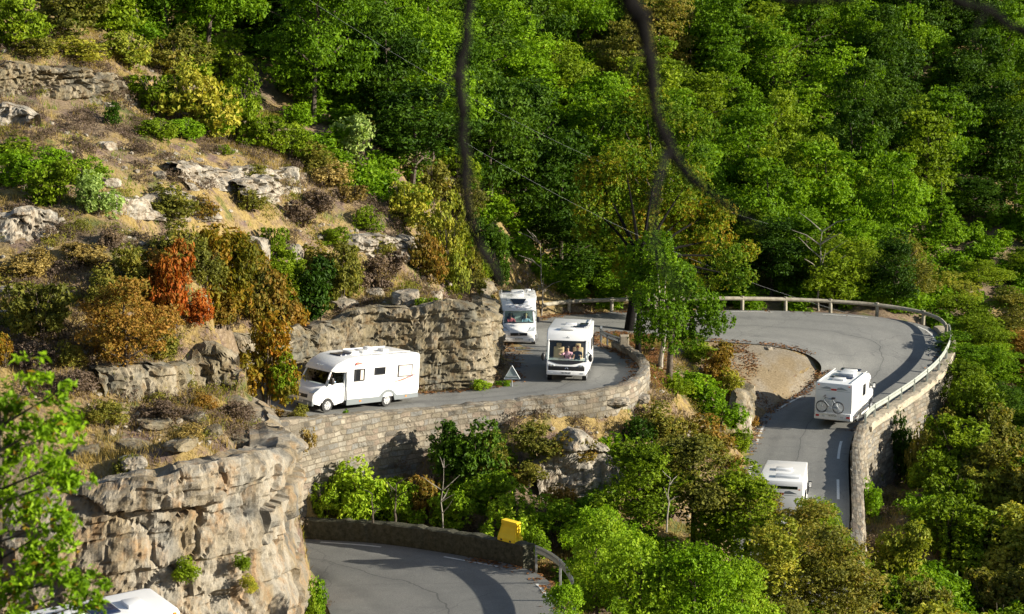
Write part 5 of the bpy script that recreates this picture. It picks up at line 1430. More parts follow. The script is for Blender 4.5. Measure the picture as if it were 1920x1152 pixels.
def person_in(root_loc_mat, shirt, hair, label, armL=None, armR=None, lean=0.0, h=1.0, turn=0.0):
    """seated upper body, one continuous skinned surface; origin at the seat; forward +x"""
    me_ = bpy.data.meshes.new('person')
    V = [(0, 0, 0.02), (0.0, 0, 0.22), (0.02, 0, 0.42), (0.03, 0, 0.52), (0.06, 0, 0.60), (0.08, 0, 0.72)]
    R = [0.15, 0.135, 0.145, 0.075, 0.055, 0.085]
    E = [(0, 1), (1, 2), (2, 3), (3, 4), (4, 5)]
    def chain(start, pts, rs):
        prev = start
        for p, r in zip(pts, rs):
            V.append(p); R.append(r); E.append((prev, len(V) - 1)); prev = len(V) - 1
    for s in (-1, 1):
        chain(0, [(0.2, s * .10, 0.02), (0.45, s * .13, 0.04), (0.50, s * .13, -0.35)], [0.10, 0.075, 0.05])
        arm = (armL if s > 0 else armR) or [(0.22, s * .26, 0.22), (0.44, s * .17, 0.34), (0.50, s * .15, 0.36)]
        chain(2, [(0.02, s * .19, 0.44)] + arm, [0.062, 0.048, 0.036, 0.042])
    me_.from_pydata(V, E, [])
    o = bpy.data.objects.new('person', me_); COL.objects.link(o)
    md = o.modifiers.new('skin', 'SKIN')
    for i, r in enumerate(R): me_.skin_vertices[0].data[i].radius = (r, r)
    me_.skin_vertices[0].data[0].use_root = True
    sd = o.modifiers.new('sub', 'SUBSURF'); sd.levels = 2; sd.render_levels = 2
    bpy.context.view_layer.update()
    m2 = bpy.data.meshes.new_from_object(o.evaluated_get(bpy.context.evaluated_depsgraph_get()))
    bpy.data.objects.remove(o)
    # skin at the head and hands, cloth elsewhere
    m2.materials.clear(); m2.materials.append(M['skin']); m2.materials.append(shirt); m2.materials.append(M['shirt_dark'])
    hands = [Vector((armL or [0, 0, (0.50, .15, .36)])[-1]), Vector((armR or [0, 0, (0.50, -.15, .36)])[-1])]
    for p in m2.polygons:
        c = p.center
        sk = c.z > 0.53 or any((c - h_).length < 0.16 for h_ in hands)
        p.material_index = 0 if sk else (2 if c.z < 0.08 else 1)
        p.use_smooth = True
    ob = link('person', m2); ob.matrix_world = root_loc_mat @ Matrix.Rotation(turn, 4, 'Z') @ Matrix.Rotation(lean, 4, 'Y')
    tag(ob, label, 'person')
    mb = MB(); mb.ball((0.05, 0, 0.765), 0.098, 0.088, 0.085, 2); mb.ball((0.015, 0, 0.72), 0.075, 0.086, 0.10, 2)
    hr = mb.build('hair', hair, ob, True)
    f = MB(); f.ball((0.168, 0, 0.705), 0.018, 0.014, 0.024, 1); f.build('nose', M['skin'], ob, True)
    for s in (-1, 1):
        f = MB(); f.ball((0.152, s * 0.032, 0.73), 0.008, 0.012, 0.007, 1); f.build('eye', M['black'], ob)
    f = MB(); f.ball((0.155, 0, 0.668), 0.008, 0.024, 0.006, 1); f.build('mouth', M['shirt_red'], ob)
    for hpos in hands:      # four fingers and a thumb on each hand
        f = MB()
        for k in range(4):
            yy = -0.027 + 0.018 * k
            f.tube([hpos + Vector((0.02, yy, 0.0)), hpos + Vector((0.062 + 0.008 * (k in (1, 2)), yy, -0.004)), hpos + Vector((0.082 + 0.01 * (k in (1, 2)), yy, -0.028))], [0.009, 0.008, 0.006], n=5)
        sgn = -1 if hpos.y > 0 else 1
        f.tube([hpos + Vector((0.0, sgn * 0.03, 0.0)), hpos + Vector((0.03, sgn * 0.055, -0.005)), hpos + Vector((0.05, sgn * 0.052, -0.015))], [0.011, 0.009, 0.007], n=5)
        f.build('hand', M['skin'], ob, True)
    return ob
def seat(root, x, y, z, mat, w=0.5, h=0.68):
    s = MB(); s.box(x - .25, x + .25, y - w / 2, y + w / 2, z - .14, z, 0.04)
    s.box(-0.07, 0.07, y - w / 2, y + w / 2, 0, h, 0.045, m=Matrix.Translation((x - .27, 0, z - .05)) @ Matrix.Rotation(-0.2, 4, 'Y'))
    s.box(-0.05, 0.05, y - .14, y + .14, h - .02, h + .2, 0.04, m=Matrix.Translation((x - .27, 0, z - .05)) @ Matrix.Rotation(-0.2, 4, 'Y'))
    return s.build('seat', mat, root, True)
def mirror(root, x, y, z, mat='black'):
    s = 1 if y > 0 else -1
    mb = MB(); mb.tube([(x, s * 0.93, z - .05), (x + .05, y, z)], 0.025, n=6)
    mb.box(x - .02, x + .12, y - .10, y + .10, z - .17, z + .17, 0.045)
    m_ = mb.build('mirror', M[mat], root, True)
    g = MB(); g.plate([(x - .024, y - .075, z - .13), (x - .024, y - .075, z + .13), (x - .024, y + .075, z + .13), (x - .024, y + .075, z - .13)], (-1, 0, 0), 0.004)
    g.build('mirror_glass', M['chrome'], m_)
def roof_item(root, name, x0, x1, y0, y1, z, h, mat, bev=0.03):
    return MB().box(x0, x1, y0, y1, z - 0.01, z + h, bev).build(name, M[mat], root, True)

def semi_van(label, L=7.0, H_=2.72, wb=3.9, Wd=1.12, skirt='skirt', skirt_h=0.42, red_logo=True, windows_l=(), windows_r=(), cabz=1.0, group='white motorhomes driving along the mountain road', nose='low', seats='darkseat', pearl=False):
    """low-profile coach on a van cab"""
    r = empty('motorhome', (0, 0, 0), 0, label, 'motorhome', group)
    xf = L / 2 - 0.02; xr = xf - L
    cabx = xf - 2.05      # back of the cab doors
    T = H_
    mb = MB()
    if nose == 'low':
        prof = [(xr + .03, .50), (xr, .75), (xr, T - .18), (xr + .09, T - .03), (xr + .3, T), (cabx - .7, T), (cabx + 0.0, T - .07), (cabx + .65, T - .32), (cabx + .98, T - .60), (cabx + 1.02, T - .70), (cabx + .75, 2.02), (cabx, 2.0), (cabx, .50)]
    else:                 # overcab bulge
        prof = [(xr + .03, .50), (xr, .75), (xr, T - .18), (xr + .09, T - .03), (xr + .3, T), (cabx + .4, T), (cabx + .95, T - .12), (cabx + 1.18, T - .38), (cabx + 1.15, 2.06), (cabx + .9, 1.99), (cabx, 2.0), (cabx, .50)]
    def tp(x, z):
        return 1.0 if x < cabx - .3 else 1.0 - 0.13 * min(1, (x - cabx + .3) / 1.3)
    mb.prism(prof, -Wd, Wd, 0.07, 3, taper=tp)
    mb.build('body', M['white'], r, True)
    # skirt with wheel arches
    xa = xf - 0.92; xb = xa - wb
    sk = MB(); arc = [(xb + cos(a) * .44, .33 + sin(a) * .44) for a in np.linspace(0.2, pi - 0.2, 9)]
    pr = [(xr + .04, .34), (xr + .02, skirt_h + .16), (cabx, skirt_h + .14), (cabx, .30), (xb + .5, .30)] 
    for s in (-1, 1):
        pts = [(xr + .02, .36), (xb - .46, .32)] + [(x, z) for x, z in arc[::-1]] + [(xb + .46, .30), (cabx, .28), (cabx, skirt_h + .14), (xb + .62, skirt_h + .14)] + [(xb + cos(a) * .60, .33 + sin(a) * .56) for a in np.linspace(0.55, pi - 0.55, 7)] + [(xb - .62, skirt_h + .14), (xr + .02, skirt_h + .16)]
        side_plate(sk, pts, s, Wd + 0.02, 0.05)
    sk.box(xr - .03, xr + .05, -Wd + .02, Wd - .02, .36, skirt_h + .12, 0.02)
    sk.build('skirt', M[skirt], r)
    MB().box(xr + .3, cabx + .1, -Wd + .25, Wd - .25, .28, .52).build('chassis', M['black'], r)
    for x, z in ((xr + .9, .47), (cabx - .9, .44)):
        for s in (-1, 1): MB().box(x - .05, x + .05, s * (Wd + .03) - .01, s * (Wd + .03) + .01, z - .035, z + .035).build('side_marker', M['orange'], r)
    # cab: lower body, hood, pillars
    wc = 0.98
    c = MB()
    hoodz, wsz = 1.18, 1.38
    arcf = [(xa + cos(a) * .42, .33 + sin(a) * .42) for a in np.linspace(0, pi, 9)]
    prof = [(xf, .60), (xf - .02, .84), (xf - .12, 1.0), (xf - .32, hoodz - .03), (xf - .85, wsz), (cabx - .02, wsz), (cabx - .02, .40)] + [(xa - .43, .36)] + arcf[::-1] + [(xa + .43, .40), (xf - .06, .40)]
    def tpc(x, z): return 1.0 - 0.10 * max(0, (x - (xf - .9)) / .9) ** 2
    c.prism(prof, -wc, wc, 0.05, 3, taper=tpc)
    ft = Vector((cabx + .90, 0, T - .66 if nose == 'low' else 2.03)); fb = Vector((xf - .83, 0, wsz - .01))
    for s in (-1, 1):
        c.tube([(fb.x, s * .92, fb.z), (ft.x, s * .86, ft.z)], 0.055, n=6)
        c.box(cabx - .02, cabx + .10, s * .93 - .05, s * .93 + .05, wsz - .02, 2.06)
        c.tube([(cabx, s * .90, 2.04), (ft.x, s * .86, ft.z + .02)], 0.06, n=6)
    c.build('cab', M['white'], r, True)
    # wheel arch lining and dark lower bumper
    b = MB(); b.box(xf - .10, xf + .035, -.92, .92, .34, .58, 0.04); 
    b.build('bumper', M[skirt] if skirt == 'skirt' else M['white'], r, True)
    gz = .70
    g = MB(); g.box(xf - .06, xf + .012, -.50, .50, gz, gz + .17, 0.02)
    for k in range(3): g.box(xf + .005, xf + .022, -.46, .46, gz + .03 + .05 * k, gz + .045 + .05 * k)
    gr = g.build('grille', M['black'], r, True)
    MB().disc((xf + .026, 0, gz + .09), (1, 0, 0), .055, .012, 16).build('badge', M['chrome'], gr)
    for s in (-1, 1):
        h = MB(); pts = [(xf - .10, s * .52, .93), (xf - .12, s * .90, .95), (xf - .42, s * .955, 1.17), (xf - .34, s * .74, 1.16)]
        pts = [Vector(p) + Vector((.035, s * .015, .035)) for p in pts]
        n_ = (pts[1] - pts[0]).cross(pts[2] - pts[0]); n_ = n_ if n_.x > 0 else -n_
        h.plate(pts, n_, 0.05); h.build('headlight', M['lens'], r)
        mirror(r, xf - 1.02, s * 1.17, 1.55)
        f_ = MB(); f_.disc((xf + .036, s * .62, .46), (1, 0, 0), .055, .012, 12); f_.build('fog_light', M['lens'], r)
    pl = MB().box(xf + .035, xf + .05, -.26, .26, .47, .58).build('number_plate', M['plate'], r)
    # glass
    w = MB(); w.plate([(fb.x + .02, -.88, fb.z + .02), (fb.x + .02, .88, fb.z + .02), (ft.x + .03, .80, ft.z), (ft.x + .03, -.80, ft.z)], (1, 0, 1), 0.012)
    w.build('windscreen', M['glass'], r)
    for s in (-1, 1):
        w = MB(); side_plate(w, [(cabx + .12, wsz), (fb.x - .12, wsz), (ft.x - .12, 1.98), (cabx + .12, 2.0)], s, .945, 0.01)
        w.build('door_window', M['glass'], r)
        d = MB()
        for a, z0, z1 in ((cabx + .11, .48, 2.0), (fb.x - .02, .60, wsz)):
            side_plate(d, [(a, z0), (a + .012, z0), (a + .012, z1), (a, z1)], s, wc + .006, 0.01)
        d.box(cabx + .17, cabx + .33, s * (wc + .01) - .015, s * (wc + .01) + .015, 1.18, 1.24)
        d.build('door_seam', M['greystripe'], r)
    # interior
    MB().box(cabx - .06, cabx - .03, -.9, .9, .5, 2.02).build('bulkhead', M['darkseat'], r)
    MB().box(fb.x - .42, fb.x - .02, -.86, .86, wsz - .2, wsz + .02, 0.03).build('dashboard', M['dash'], r)
    for s in (-1, 1): seat(r, cabx + .42, s * .45, 1.02, M[seats])
    # wheels
    for x, yy in ((xa, .88), (xa, -.88), (xb, .93), (xb, -.93)): wheel(r, x, yy)
    for (x0, x1, z0, z1, cu) in windows_l: side_window(r, x0, x1, z0, z1, 1, Wd, cu)
    for (x0, x1, z0, z1, cu) in windows_r: side_window(r, x0, x1, z0, z1, -1, Wd, cu)
    # panel joints, locker flaps and the entrance door
    def outline(s_, x0, x1, z0, z1, nm):
        o_ = MB()
        for (a, b, c_, d_) in ((x0, x1, z0, z0 + .012), (x0, x1, z1 - .012, z1), (x0, x0 + .012, z0, z1), (x1 - .012, x1, z0, z1)):
            side_plate(o_, [(a, c_), (b, c_), (b, d_), (a, d_)], s_, Wd + .004, .006)
        o_.build(nm, M['greystripe'], r)
    outline(-1, -.62, .02 + .0, .62, 2.28, 'entrance_door'); outline(-1, -2.6, -2.0, .66, 1.0, 'service_flap'); outline(1, xr + .5, xr + 1.3, .66, 1.05, 'service_flap')
    for s in (-1, 1):
        o_ = MB(); side_plate(o_, [(xr + .06, T - .20), (cabx - .3, T - .20), (cabx - .3, T - .188), (xr + .06, T - .188)], s, Wd + .003, .005); o_.build('roof_trim', M['greystripe'], r)
    # rear: lamps, plate
    for s in (-1, 1):
        MB().box(xr - .045, xr - .02, s * .80 - .16, s * .80 + .16, .44, .54, 0.01).build('tail_light', M['red'], r)
        MB().box(xr - .02, xr - .002, s * .93 - .05, s * .93 + .05, 2.42, 2.47).build('marker_light', M['orange'], r)
    MB().box(xr - .055, xr - .03, -.27, .27, .42, .53).build('rear_plate', M['plate'], r)
    r['dims'] = [xf, xr, xa, xb, T, cabx, Wd]
    return r
def dims(r):
    d = list(r['dims']); del r['dims']; return d
def place(r, yaw, xa, xb, anchor_local, u, v, z, slope=0.0, roll=0.0, sc=1.0):
    """stand the vehicle on the road so that anchor_local (x,y on the ground) is where (u,v) is seen"""
    g = PZ(u, v, z); slope = radians(slope)
    m = Matrix.Rotation(yaw, 4, 'Z') @ Matrix.Rotation(-slope, 4, 'Y') @ Matrix.Rotation(roll, 4, 'X')
    m = m @ Matrix.Scale(sc, 4)
    r.location = g - (m @ Vector((anchor_local[0], anchor_local[1], 0)))
    r.scale = (sc, sc, sc)
    r.rotation_euler = m.to_euler()
    bpy.context.view_layer.update()
    return Matrix.Translation(r.location) @ m

# --- the long van in side view
A = semi_van('long white low-profile motorhome with grey skirt seen from its side above the stone wall', L=7.0, H_=2.66, wb=3.95,
             windows_l=[(0.35, 0.93, 1.48, 2.02, 'half'), (-1.05, -0.42, 1.72, 2.02, None), (-2.95, -2.02, 1.52, 2.06, 'full')], windows_r=[(-2.6, -1.6, 1.5, 2.05, None)])
xf, xr, xa, xb, T, cabx, Wd = dims(A)
g_ = MB(); side_plate(g_, [(-2.35, 1.28), (-1.5, 1.20), (-3.3, 1.56), (-3.38, 1.60)][::-1], 1, Wd + .004, .006); g_.build('red_stripe', M['redstripe'], A)
g_ = MB(); side_plate(g_, [(-3.40, 1.66), (-2.7, 1.42), (-2.62, 1.45), (-3.40, 1.70)], 1, Wd + .004, .006); side_plate(g_, [(-3.40, 1.58), (-2.8, 1.38), (-2.74, 1.40), (-3.40, 1.62)], 1, Wd + .004, .006); g_.build('grey_stripe', M['greystripe'], A)
g_ = MB(); side_plate(g_, [(0.40, 2.32), (0.92, 2.24), (0.86, 2.42)], 1, Wd + .004, .006); g_.build('emblem', M['redstripe'], A)
for k in range(3): roof_item(A, 'roof_solar_panel', 1.05 - k * 0.0 - .32 * k, 1.32 - .32 * k, -.45, .35, T - .04, .05, 'solar', 0.01)
roof_item(A, 'roof_hatch', .05, .55, -.35, .35, T, .13, 'white'); roof_item(A, 'roof_hatch', -.75, -.25, -.3, .3, T, .11, 'white')
roof_item(A, 'satellite_dish', -1.35, -.95, -.55, -.1, T, .22, 'white', 0.08); roof_item(A, 'roof_hatch', -2.1, -1.7, -.2, .25, T, .12, 'white'); roof_item(A, 'roof_rail', -2.9, .0, -.95, -.9, T + .02, .05, 'roofgrey', 0.01)
MB().tube([(-2.95, .9, T + .07), (-.2, .9, T + .07)], .018, n=6).build('roof_rail', M['roofgrey'], A)
text_mesh('RIMOR', 0.17, M['greystripe'], A, FRONT_M(cabx + .86, 0.0, T - .47, radians(-38)))
text_mesh('BX 574 RT', 0.10, M['black'], A, FRONT_M(xf + .055, 0, .525))
d_ = MB(); side_plate(d_, [(-1.75, .62), (-1.40, .62), (-1.40, .92), (-1.75, .92)], 1, Wd + .004, .006); d_.build('service_flap', M['white'], A)
d_ = MB(); side_plate(d_, [(cabx + .02, 1.0), (cabx + .06, 1.0), (cabx + .06, 2.02), (cabx + .02, 2.02)], 1, Wd + .003, .006); d_.build('trim_seam', M['greystripe'], A)
MA = place(A, radians(180 + 47), xa, xb, (xa, .95), 612, 773, 8.48, 6.0, sc=.935)
person_in(MA @ Matrix.Translation((cabx + .50, .56, 1.08)), M['shirt_blue'], M['hair_dark'], 'driver in a pale blue shirt with elbow at the window of the long van', armL=[(0.12, .34, .36), (0.30, .40, .44), (0.36, .36, .50)])
person_in(MA @ Matrix.Translation((cabx + .42, -.45, 1.04)), M['shirt_dark'], M['hair_dark'], 'passenger with bare forearms behind the windscreen of the long van', armR=[(0.24, -.24, .26), (0.42, -.05, .38), (0.46, .06, .42)])

# --- the van following at the rock corner
Cc = semi_van('white low-profile motorhome with a dark roof window squeezing past the rock corner', L=6.9, H_=2.78, wb=3.8, Wd=1.13, skirt='silver', windows_l=[(-2.6, -1.7, 1.5, 2.05, None), (.2, .9, 1.5, 2.05, None)], windows_r=[(-2.6, -1.7, 1.5, 2.05, None)])
xf, xr, xa, xb, T, cabx, Wd = dims(Cc)
w_ = MB(); p0 = Vector((cabx + .12, 0, T - .095)); p1 = Vector((cabx + .70, 0, T - .325)); n_ = Vector((.38, 0, .95))
w_.plate([p0 + Vector((0, -.48, .03)), p1 + Vector((0, -.28, .03)), p1 + Vector((0, .28, .03)), p0 + Vector((0, .48, .03))], n_, 0.02); w_.build('roof_window', M['darkglass'], Cc)
s_ = MB(); s_.plate([Vector((cabx + .05, -.75, T - .055)), Vector((cabx + .92, -.50, T - .50)), Vector((cabx + .92, -.46, T - .50)), Vector((cabx + .05, -.71, T - .055))], n_, .01); s_.build('grey_stripe', M['greystripe'], Cc)
for k, x in enumerate((-.13, .0, .12)): text_mesh(('◣', '•', '◢')[1] if k == 1 else 'A', .13, M['red'], Cc, FRONT_M(cabx + .92, x, T - .47, radians(-40)), 'emblem')
roof_item(Cc, 'air_conditioner', -1.5, -.6, -.4, .4, T, .22, 'white', 0.06); roof_item(Cc, 'roof_hatch', .2, .7, -.35, .35, T, .12, 'white'); roof_item(Cc, 'solar_panel', -3.0, -1.8, -.9, -.2, T, .05, 'solar', 0.01)
ant = MB(); ant.tube([(-.4, .62, T), (-.4, .62, T + .28)], .03, n=8); ant.disc((-.4, .62, T + .30), (0, 0, 1), .19, .07, 16); ant.build('tv_antenna', M['white'], Cc)
rr = MB(); 
for s in (-1, 1): rr.tube([(-2.9, s * .98, T + .1), (.3, s * .98, T + .1), (.55, s * .98, T)], .022, n=6)
rr.tube([(-.1, -.98, T + .1), (-.1, .98, T + .1)], .022, n=6); rr.build('roof_rack', M['roofgrey'], Cc)
text_mesh('BJ 278 WB', 0.10, M['black'], Cc, FRONT_M(xf + .055, 0, .525))
MC = place(Cc, radians(-90 + 1.0), xa, xb, (xf, 0), 973, 652, 6.5, 5.0, sc=.975)
person_in(MC @ Matrix.Translation((cabx + .46, -.45, 1.06)), M['shirt_red'], M['hair_blond'], 'passenger in a red checked shirt behind the windscreen at the rock corner', armR=[(0.22, -.24, .25), (0.36, -.06, .33), (0.40, .04, .34)])
person_in(MC @ Matrix.Translation((cabx + .42, .45, 1.04)), M['shirt_blue'], M['hair_blond'], 'driver of the motorhome at the rock corner')

# --- the fully integrated van on the curve
def integrated_van(label):
    r = empty('motorhome', (0, 0, 0), 0, label, 'motorhome', 'white motorhomes driving along the mountain road')
    L, T, Wd = 6.9, 2.78, 1.14
    xf, xr = L / 2, -L / 2; xa, xb = xf - .95, xf - .95 - 3.7
    wz0, wz1 = 1.14, 2.18
    mb = MB()
    mb.prism([(xr, .42), (xr, T - .15), (xr + .12, T), (xf - 1.75, T), (xf - 1.75, .42)], -Wd, Wd, .07, 3)
    lower = [(xf - 1.77, .42), (xf - 1.77, wz0), (xf - .20, wz0), (xf - .06, wz0 - .14), (xf + .02, .90), (xf + .03, .62), (xf - .02, .42)]
    tf = lambda x, z: 1 - .07 * max(0, (x - (xf - .6)) / .6) ** 2
    mb.prism(lower, -Wd, Wd, .07, 3, taper=tf)
    mb.prism([(xf - 1.77, wz1), (xf - 1.77, T), (xf - 1.1, T - .03), (xf - .75, T - .14), (xf - .55, T - .34), (xf - .44, wz1)], -Wd, Wd, .07, 3, taper=tf)
    for s in (-1, 1):
        mb.tube([(xf - .27, s * 1.02, wz0 - .03), (xf - .48, s * 1.02, wz1 + .05)], .055, n=6)
        mb.box(xf - 1.0, xf - .90, s * 1.09 - .04, s * 1.09 + .04, wz0 - .02, wz1 + .02)
    mb.build('body', M['white'], r, True)
    # windscreen, curved lower edge comes from a dark band following the hood line
    gl = MB(); n = 10; top = []; bot = []
    for k in range(n + 1):
        y = -1.0 + 2.0 * k / n; cur = (1 - (y / 1.0) ** 2)
        bot.append(Vector((xf - .24 + .13 * cur, y, wz0 + .01 - .0 * cur))); top.append(Vector((xf - .47 + .06 * cur, y, wz1)))
    for k in range(n): gl.quad(bot[k], bot[k + 1], top[k + 1], top[k])
    gl.build('windscreen', M['glass'], r, True)
    bd = MB(); seg = []
    for k in range(n):
        y0, y1 = -1.0 + 2.0 * k / n, -1.0 + 2.0 * (k + 1) / n
        z = lambda y: wz0 - .015 - .17 * (1 - (y / 1.0) ** 2)
        xx = lambda y, zz: xf - .175 + .19 * min(1, (wz0 - zz) / .16) * (0.9) + .005
        bd.quad(Vector((xx(y0, z(y0)), y0, z(y0))), Vector((xx(y1, z(y1)), y1, z(y1))), Vector((xf - .165, y1, wz0 + .02)), Vector((xf - .165, y0, wz0 + .02)))
    bd.build('windscreen_band', M['black'], r)
    MB().box(xf - .52, xf - .43, -1.0, 1.0, wz1 - .07, wz1 + .015).build('sun_visor', M['black'], r)
    g = MB(); g.box(xf - .05, xf + .045, -.98, .98, .62, .86, .03); g.build('grille', M['black'], r, True)
    b = MB(); b.box(xf - .1, xf + .075, -1.06, 1.06, .38, .62, .05); b.build('bumper', M['white'], r, True)
    bg = MB(); bg.tube([(xf + .05, -.07, .72), (xf + .05, .0, .79)], .022, n=6); bg.tube([(xf + .05, .03, .79), (xf + .05, .10, .72)], .022, n=6); bg.build('badge', M['chrome'], r)
    for s in (-1, 1):
        h = MB(); h.ball((xf + .005, s * .80, .885), .05, .20, .075, 2); h.build('headlight', M['lens'], r, True)
        for yy in (.72, .88):
            MB().disc((xf + .052, s * yy, .885), (1, 0, 0), .045, .02, 12).build('headlight_bulb', M['chrome'], r)
        mb = MB(); mb.tube([(xf - .42, s * 1.12, 1.62), (xf - .22, s * 1.27, 1.5)], .03, n=6); mb.ball((xf - .18, s * 1.27, 1.32), .09, .12, .22, 2); mb.build('mirror', M['black'], r, True)
        w = MB(); side_plate(w, [(xf - .88, wz0 + .03), (xf - .36, wz0 + .03), (xf - .53, wz1 - .02), (xf - .88, wz1 - .02)], s, 1.115, .01); w.build('cab_side_window', M['glass'], r)
        side_window(r, -1.0, .0, 1.45, 2.0, s, Wd); side_window(r, -2.9, -2.1, 1.45, 2.0, s, Wd)
        MB().box(xf + .06, xf + .085, s * .85 - .09, s * .85 + .09, .47, .53, .01).build('fog_light', M['lens'], r)
        MB().box(xr - .03, xr - .003, s * .95 - .07, s * .95 + .07, .7, 1.1, .01).build('tail_light', M['red'], r)
    MB().box(xf + .075, xf + .09, -.27, .27, .45, .565).build('number_plate', M['plate'], r)
    text_mesh('BN 941 CP', .105, M['black'], r, FRONT_M(xf + .095, 0, .507))
    text_mesh('✣', .24, M['greystripe'], r, FRONT_M(xf - .50, 0, 2.33, radians(-12)), 'emblem')
    for a in (30, 90, 150, 210, 270, 330):
        m_ = MB(); m_.box(.03, .11, -.012, .012, -.008, .008, m=FRONT_M(xf - .505, 0.0, 2.32, radians(-17)) @ Matrix.Rotation(radians(a), 4, 'Z')); m_.build('emblem_ray', M['greystripe'], r)
    MB().box(xf - 1.745, xf - 1.72, -1.03, 1.03, .5, T - .2).build('bulkhead', M['darkseat'], r)
    MB().box(xf - .75, xf - .3, -1.0, 1.0, 1.0, wz0 - .02, .03).build('dashboard', M['dash'], r)
    MB().box(xf - 1.75, xf - .3, -1.02, 1.02, .45, .5).build('cab_floor', M['dash'], r)
    for s in (-1, 1): seat(r, xf - 1.22, s * .52, 1.02, M['beige'], .56, .78)
    for x, yy in ((xa, .94), (xa, -.94), (xb, .94), (xb, -.94)): wheel(r, x, yy)
    roof_item(r, 'roof_hatch', xf - 1.3, xf - .85, -.42, .34, T - .06, .12, 'white'); roof_item(r, 'roof_hatch', -.3, .2, -.3, .3, T, .1, 'white')
    roof_item(r, 'solar_panel', -.6, .6, .5, 1.0, T, .06, 'solar', .01); roof_item(r, 'solar_panel', 1.0, 1.6, .2, .8, T, .05, 'solar', .01)
    MB().tube([(-3.0, .98, T + .06), (1.2, .98, T + .06)], .02, n=6).build('roof_rail', M['roofgrey'], r)
    MB().box(xr + .3, xf - 1.8, -.9, .9, .28, .45).build('chassis', M['black'], r)
    return r, xf, xa, xb
B, xf, xa, xb = integrated_van('white fully integrated motorhome with a panoramic windscreen and beige seats on the curve')
MBm = place(B, radians(-90 - 5.0), xa, xb, (xf, 0), 1061, 717, 7.8, 6.0, roll=radians(-1.0), sc=.94)
person_in(MBm @ Matrix.Translation((xf - 1.12, .52, 1.06)), M['shirt_dark'], M['hair_red'], 'auburn-haired driver in dark clothes behind the panoramic windscreen')
person_in(MBm @ Matrix.Translation((xf - 1.45, -.02, .98)), M['shirt_pink'], M['hair_dark'], 'person in pink reaching between the beige seats of the integrated motorhome', armR=[(0.25, -.30, .34), (0.45, -.42, .42), (0.50, -.45, .44)])

# --- the van driving up, with the bicycles at its back
D = semi_van('white motorhome with two bicycles on its back wall driving up beside the railing', L=6.3, H_=2.58, wb=3.5, Wd=1.13, skirt='white', skirt_h=.42, windows_r=[(-.55, -.05, 1.45, 2.05, None)], windows_l=[(-2.4, -1.5, 1.5, 2.0, None)])
xf, xr, xa, xb, T, cabx, Wd = dims(D)
def rear_graphics(r, xr, big=True):
    g = MB()
    for s in (-1, 1):
        g.plate([(xr - .006, s * .16, 2.20), (xr - .006, s * .22, 2.33), (xr - .006, s * .45, 2.37), (xr - .006, s * .86, 2.22)][::s], (-1, 0, 0), .005)
        g.plate([(xr - .006, s * .18, 2.12), (xr - .006, s * .20, 2.15), (xr - .006, s * .98, 2.14), (xr - .006, s * .98, 2.125)][::s], (-1, 0, 0), .005)
    g.build('grey_graphic', M['greystripe'], r)
    MB().box(xr - .03, xr - .002, -.17, .17, 2.15, 2.26, .01).build('brake_light', M['red'], r)
    b = MB(); b.box(xr - .10, xr + .05, -1.10, 1.10, .40, .82, .05); b.build('rear_bumper', M['white'], r, True)
    for s in (-1, 1):
        b = MB(); b.box(xr - .125, xr - .09, s * .92 - .10, s * .92 + .10, .54, .66, .015); b.build('tail_light', M['red'], r)
        b = MB(); b.box(xr - .128, xr - .10, s * .56 - .08, s * .56 + .08, .55, .66, .015); b.build('reversing_light', M['lens'], r)
    MB().box(xr - .12, xr - .098, -.28, .28, .58, .70).build('number_plate', M['plate'], r)
rear_graphics(D, xr)
text_mesh('AK 417 VD', .10, M['black'], D, REAR_M(xr - .124, 0, .64))
g_ = MB(); side_plate(g_, [(-1.9, 1.05), (-.9, 1.16), (-.95, 1.22), (-1.9, 1.09)][::-1], -1, Wd + .004, .006); g_.build('red_stripe', M['redstripe'], D)
roof_item(D, 'roof_hatch', .2, .9, -.4, .4, T, .12, 'white'); roof_item(D, 'air_conditioner', -.9, -.1, -.6, .35, T, .17, 'roofgrey', .05); roof_item(D, 'roof_hatch', -2.3, -1.7, -.35, .35, T, .11, 'white')
roof_item(D, 'solar_panel', -1.6, -1.0, -.65, .65, T, .04, 'solar', .01); roof_item(D, 'solar_panel', 1.0, 1.5, -.5, .7, T - .02, .05, 'solar', .01)
for s in (-1, 1): MB().tube([(-2.9, s * .98, T + .05), (.9, s * .98, T + .05)], .02, n=6).build('roof_rail', M['roofgrey'], D)
rk = MB()
for s in (-1, 1): rk.tube([(xr, s * .3, 1.45), (xr - .12, s * .3, 1.45), (xr - .12, s * .3, .86), (xr - .55, s * .3, .84)], .016, n=6)
for x in (.2, .42): rk.box(xr - x - .03, xr - x + .03, -.85, .85, .84, .87)
rk.build('bicycle_rack', M['roofgrey'], D)
MD = place(D, radians(90 - 24), xa, xb, (xr, 0), 1561, 799, 2.3, -1.0, sc=.965)
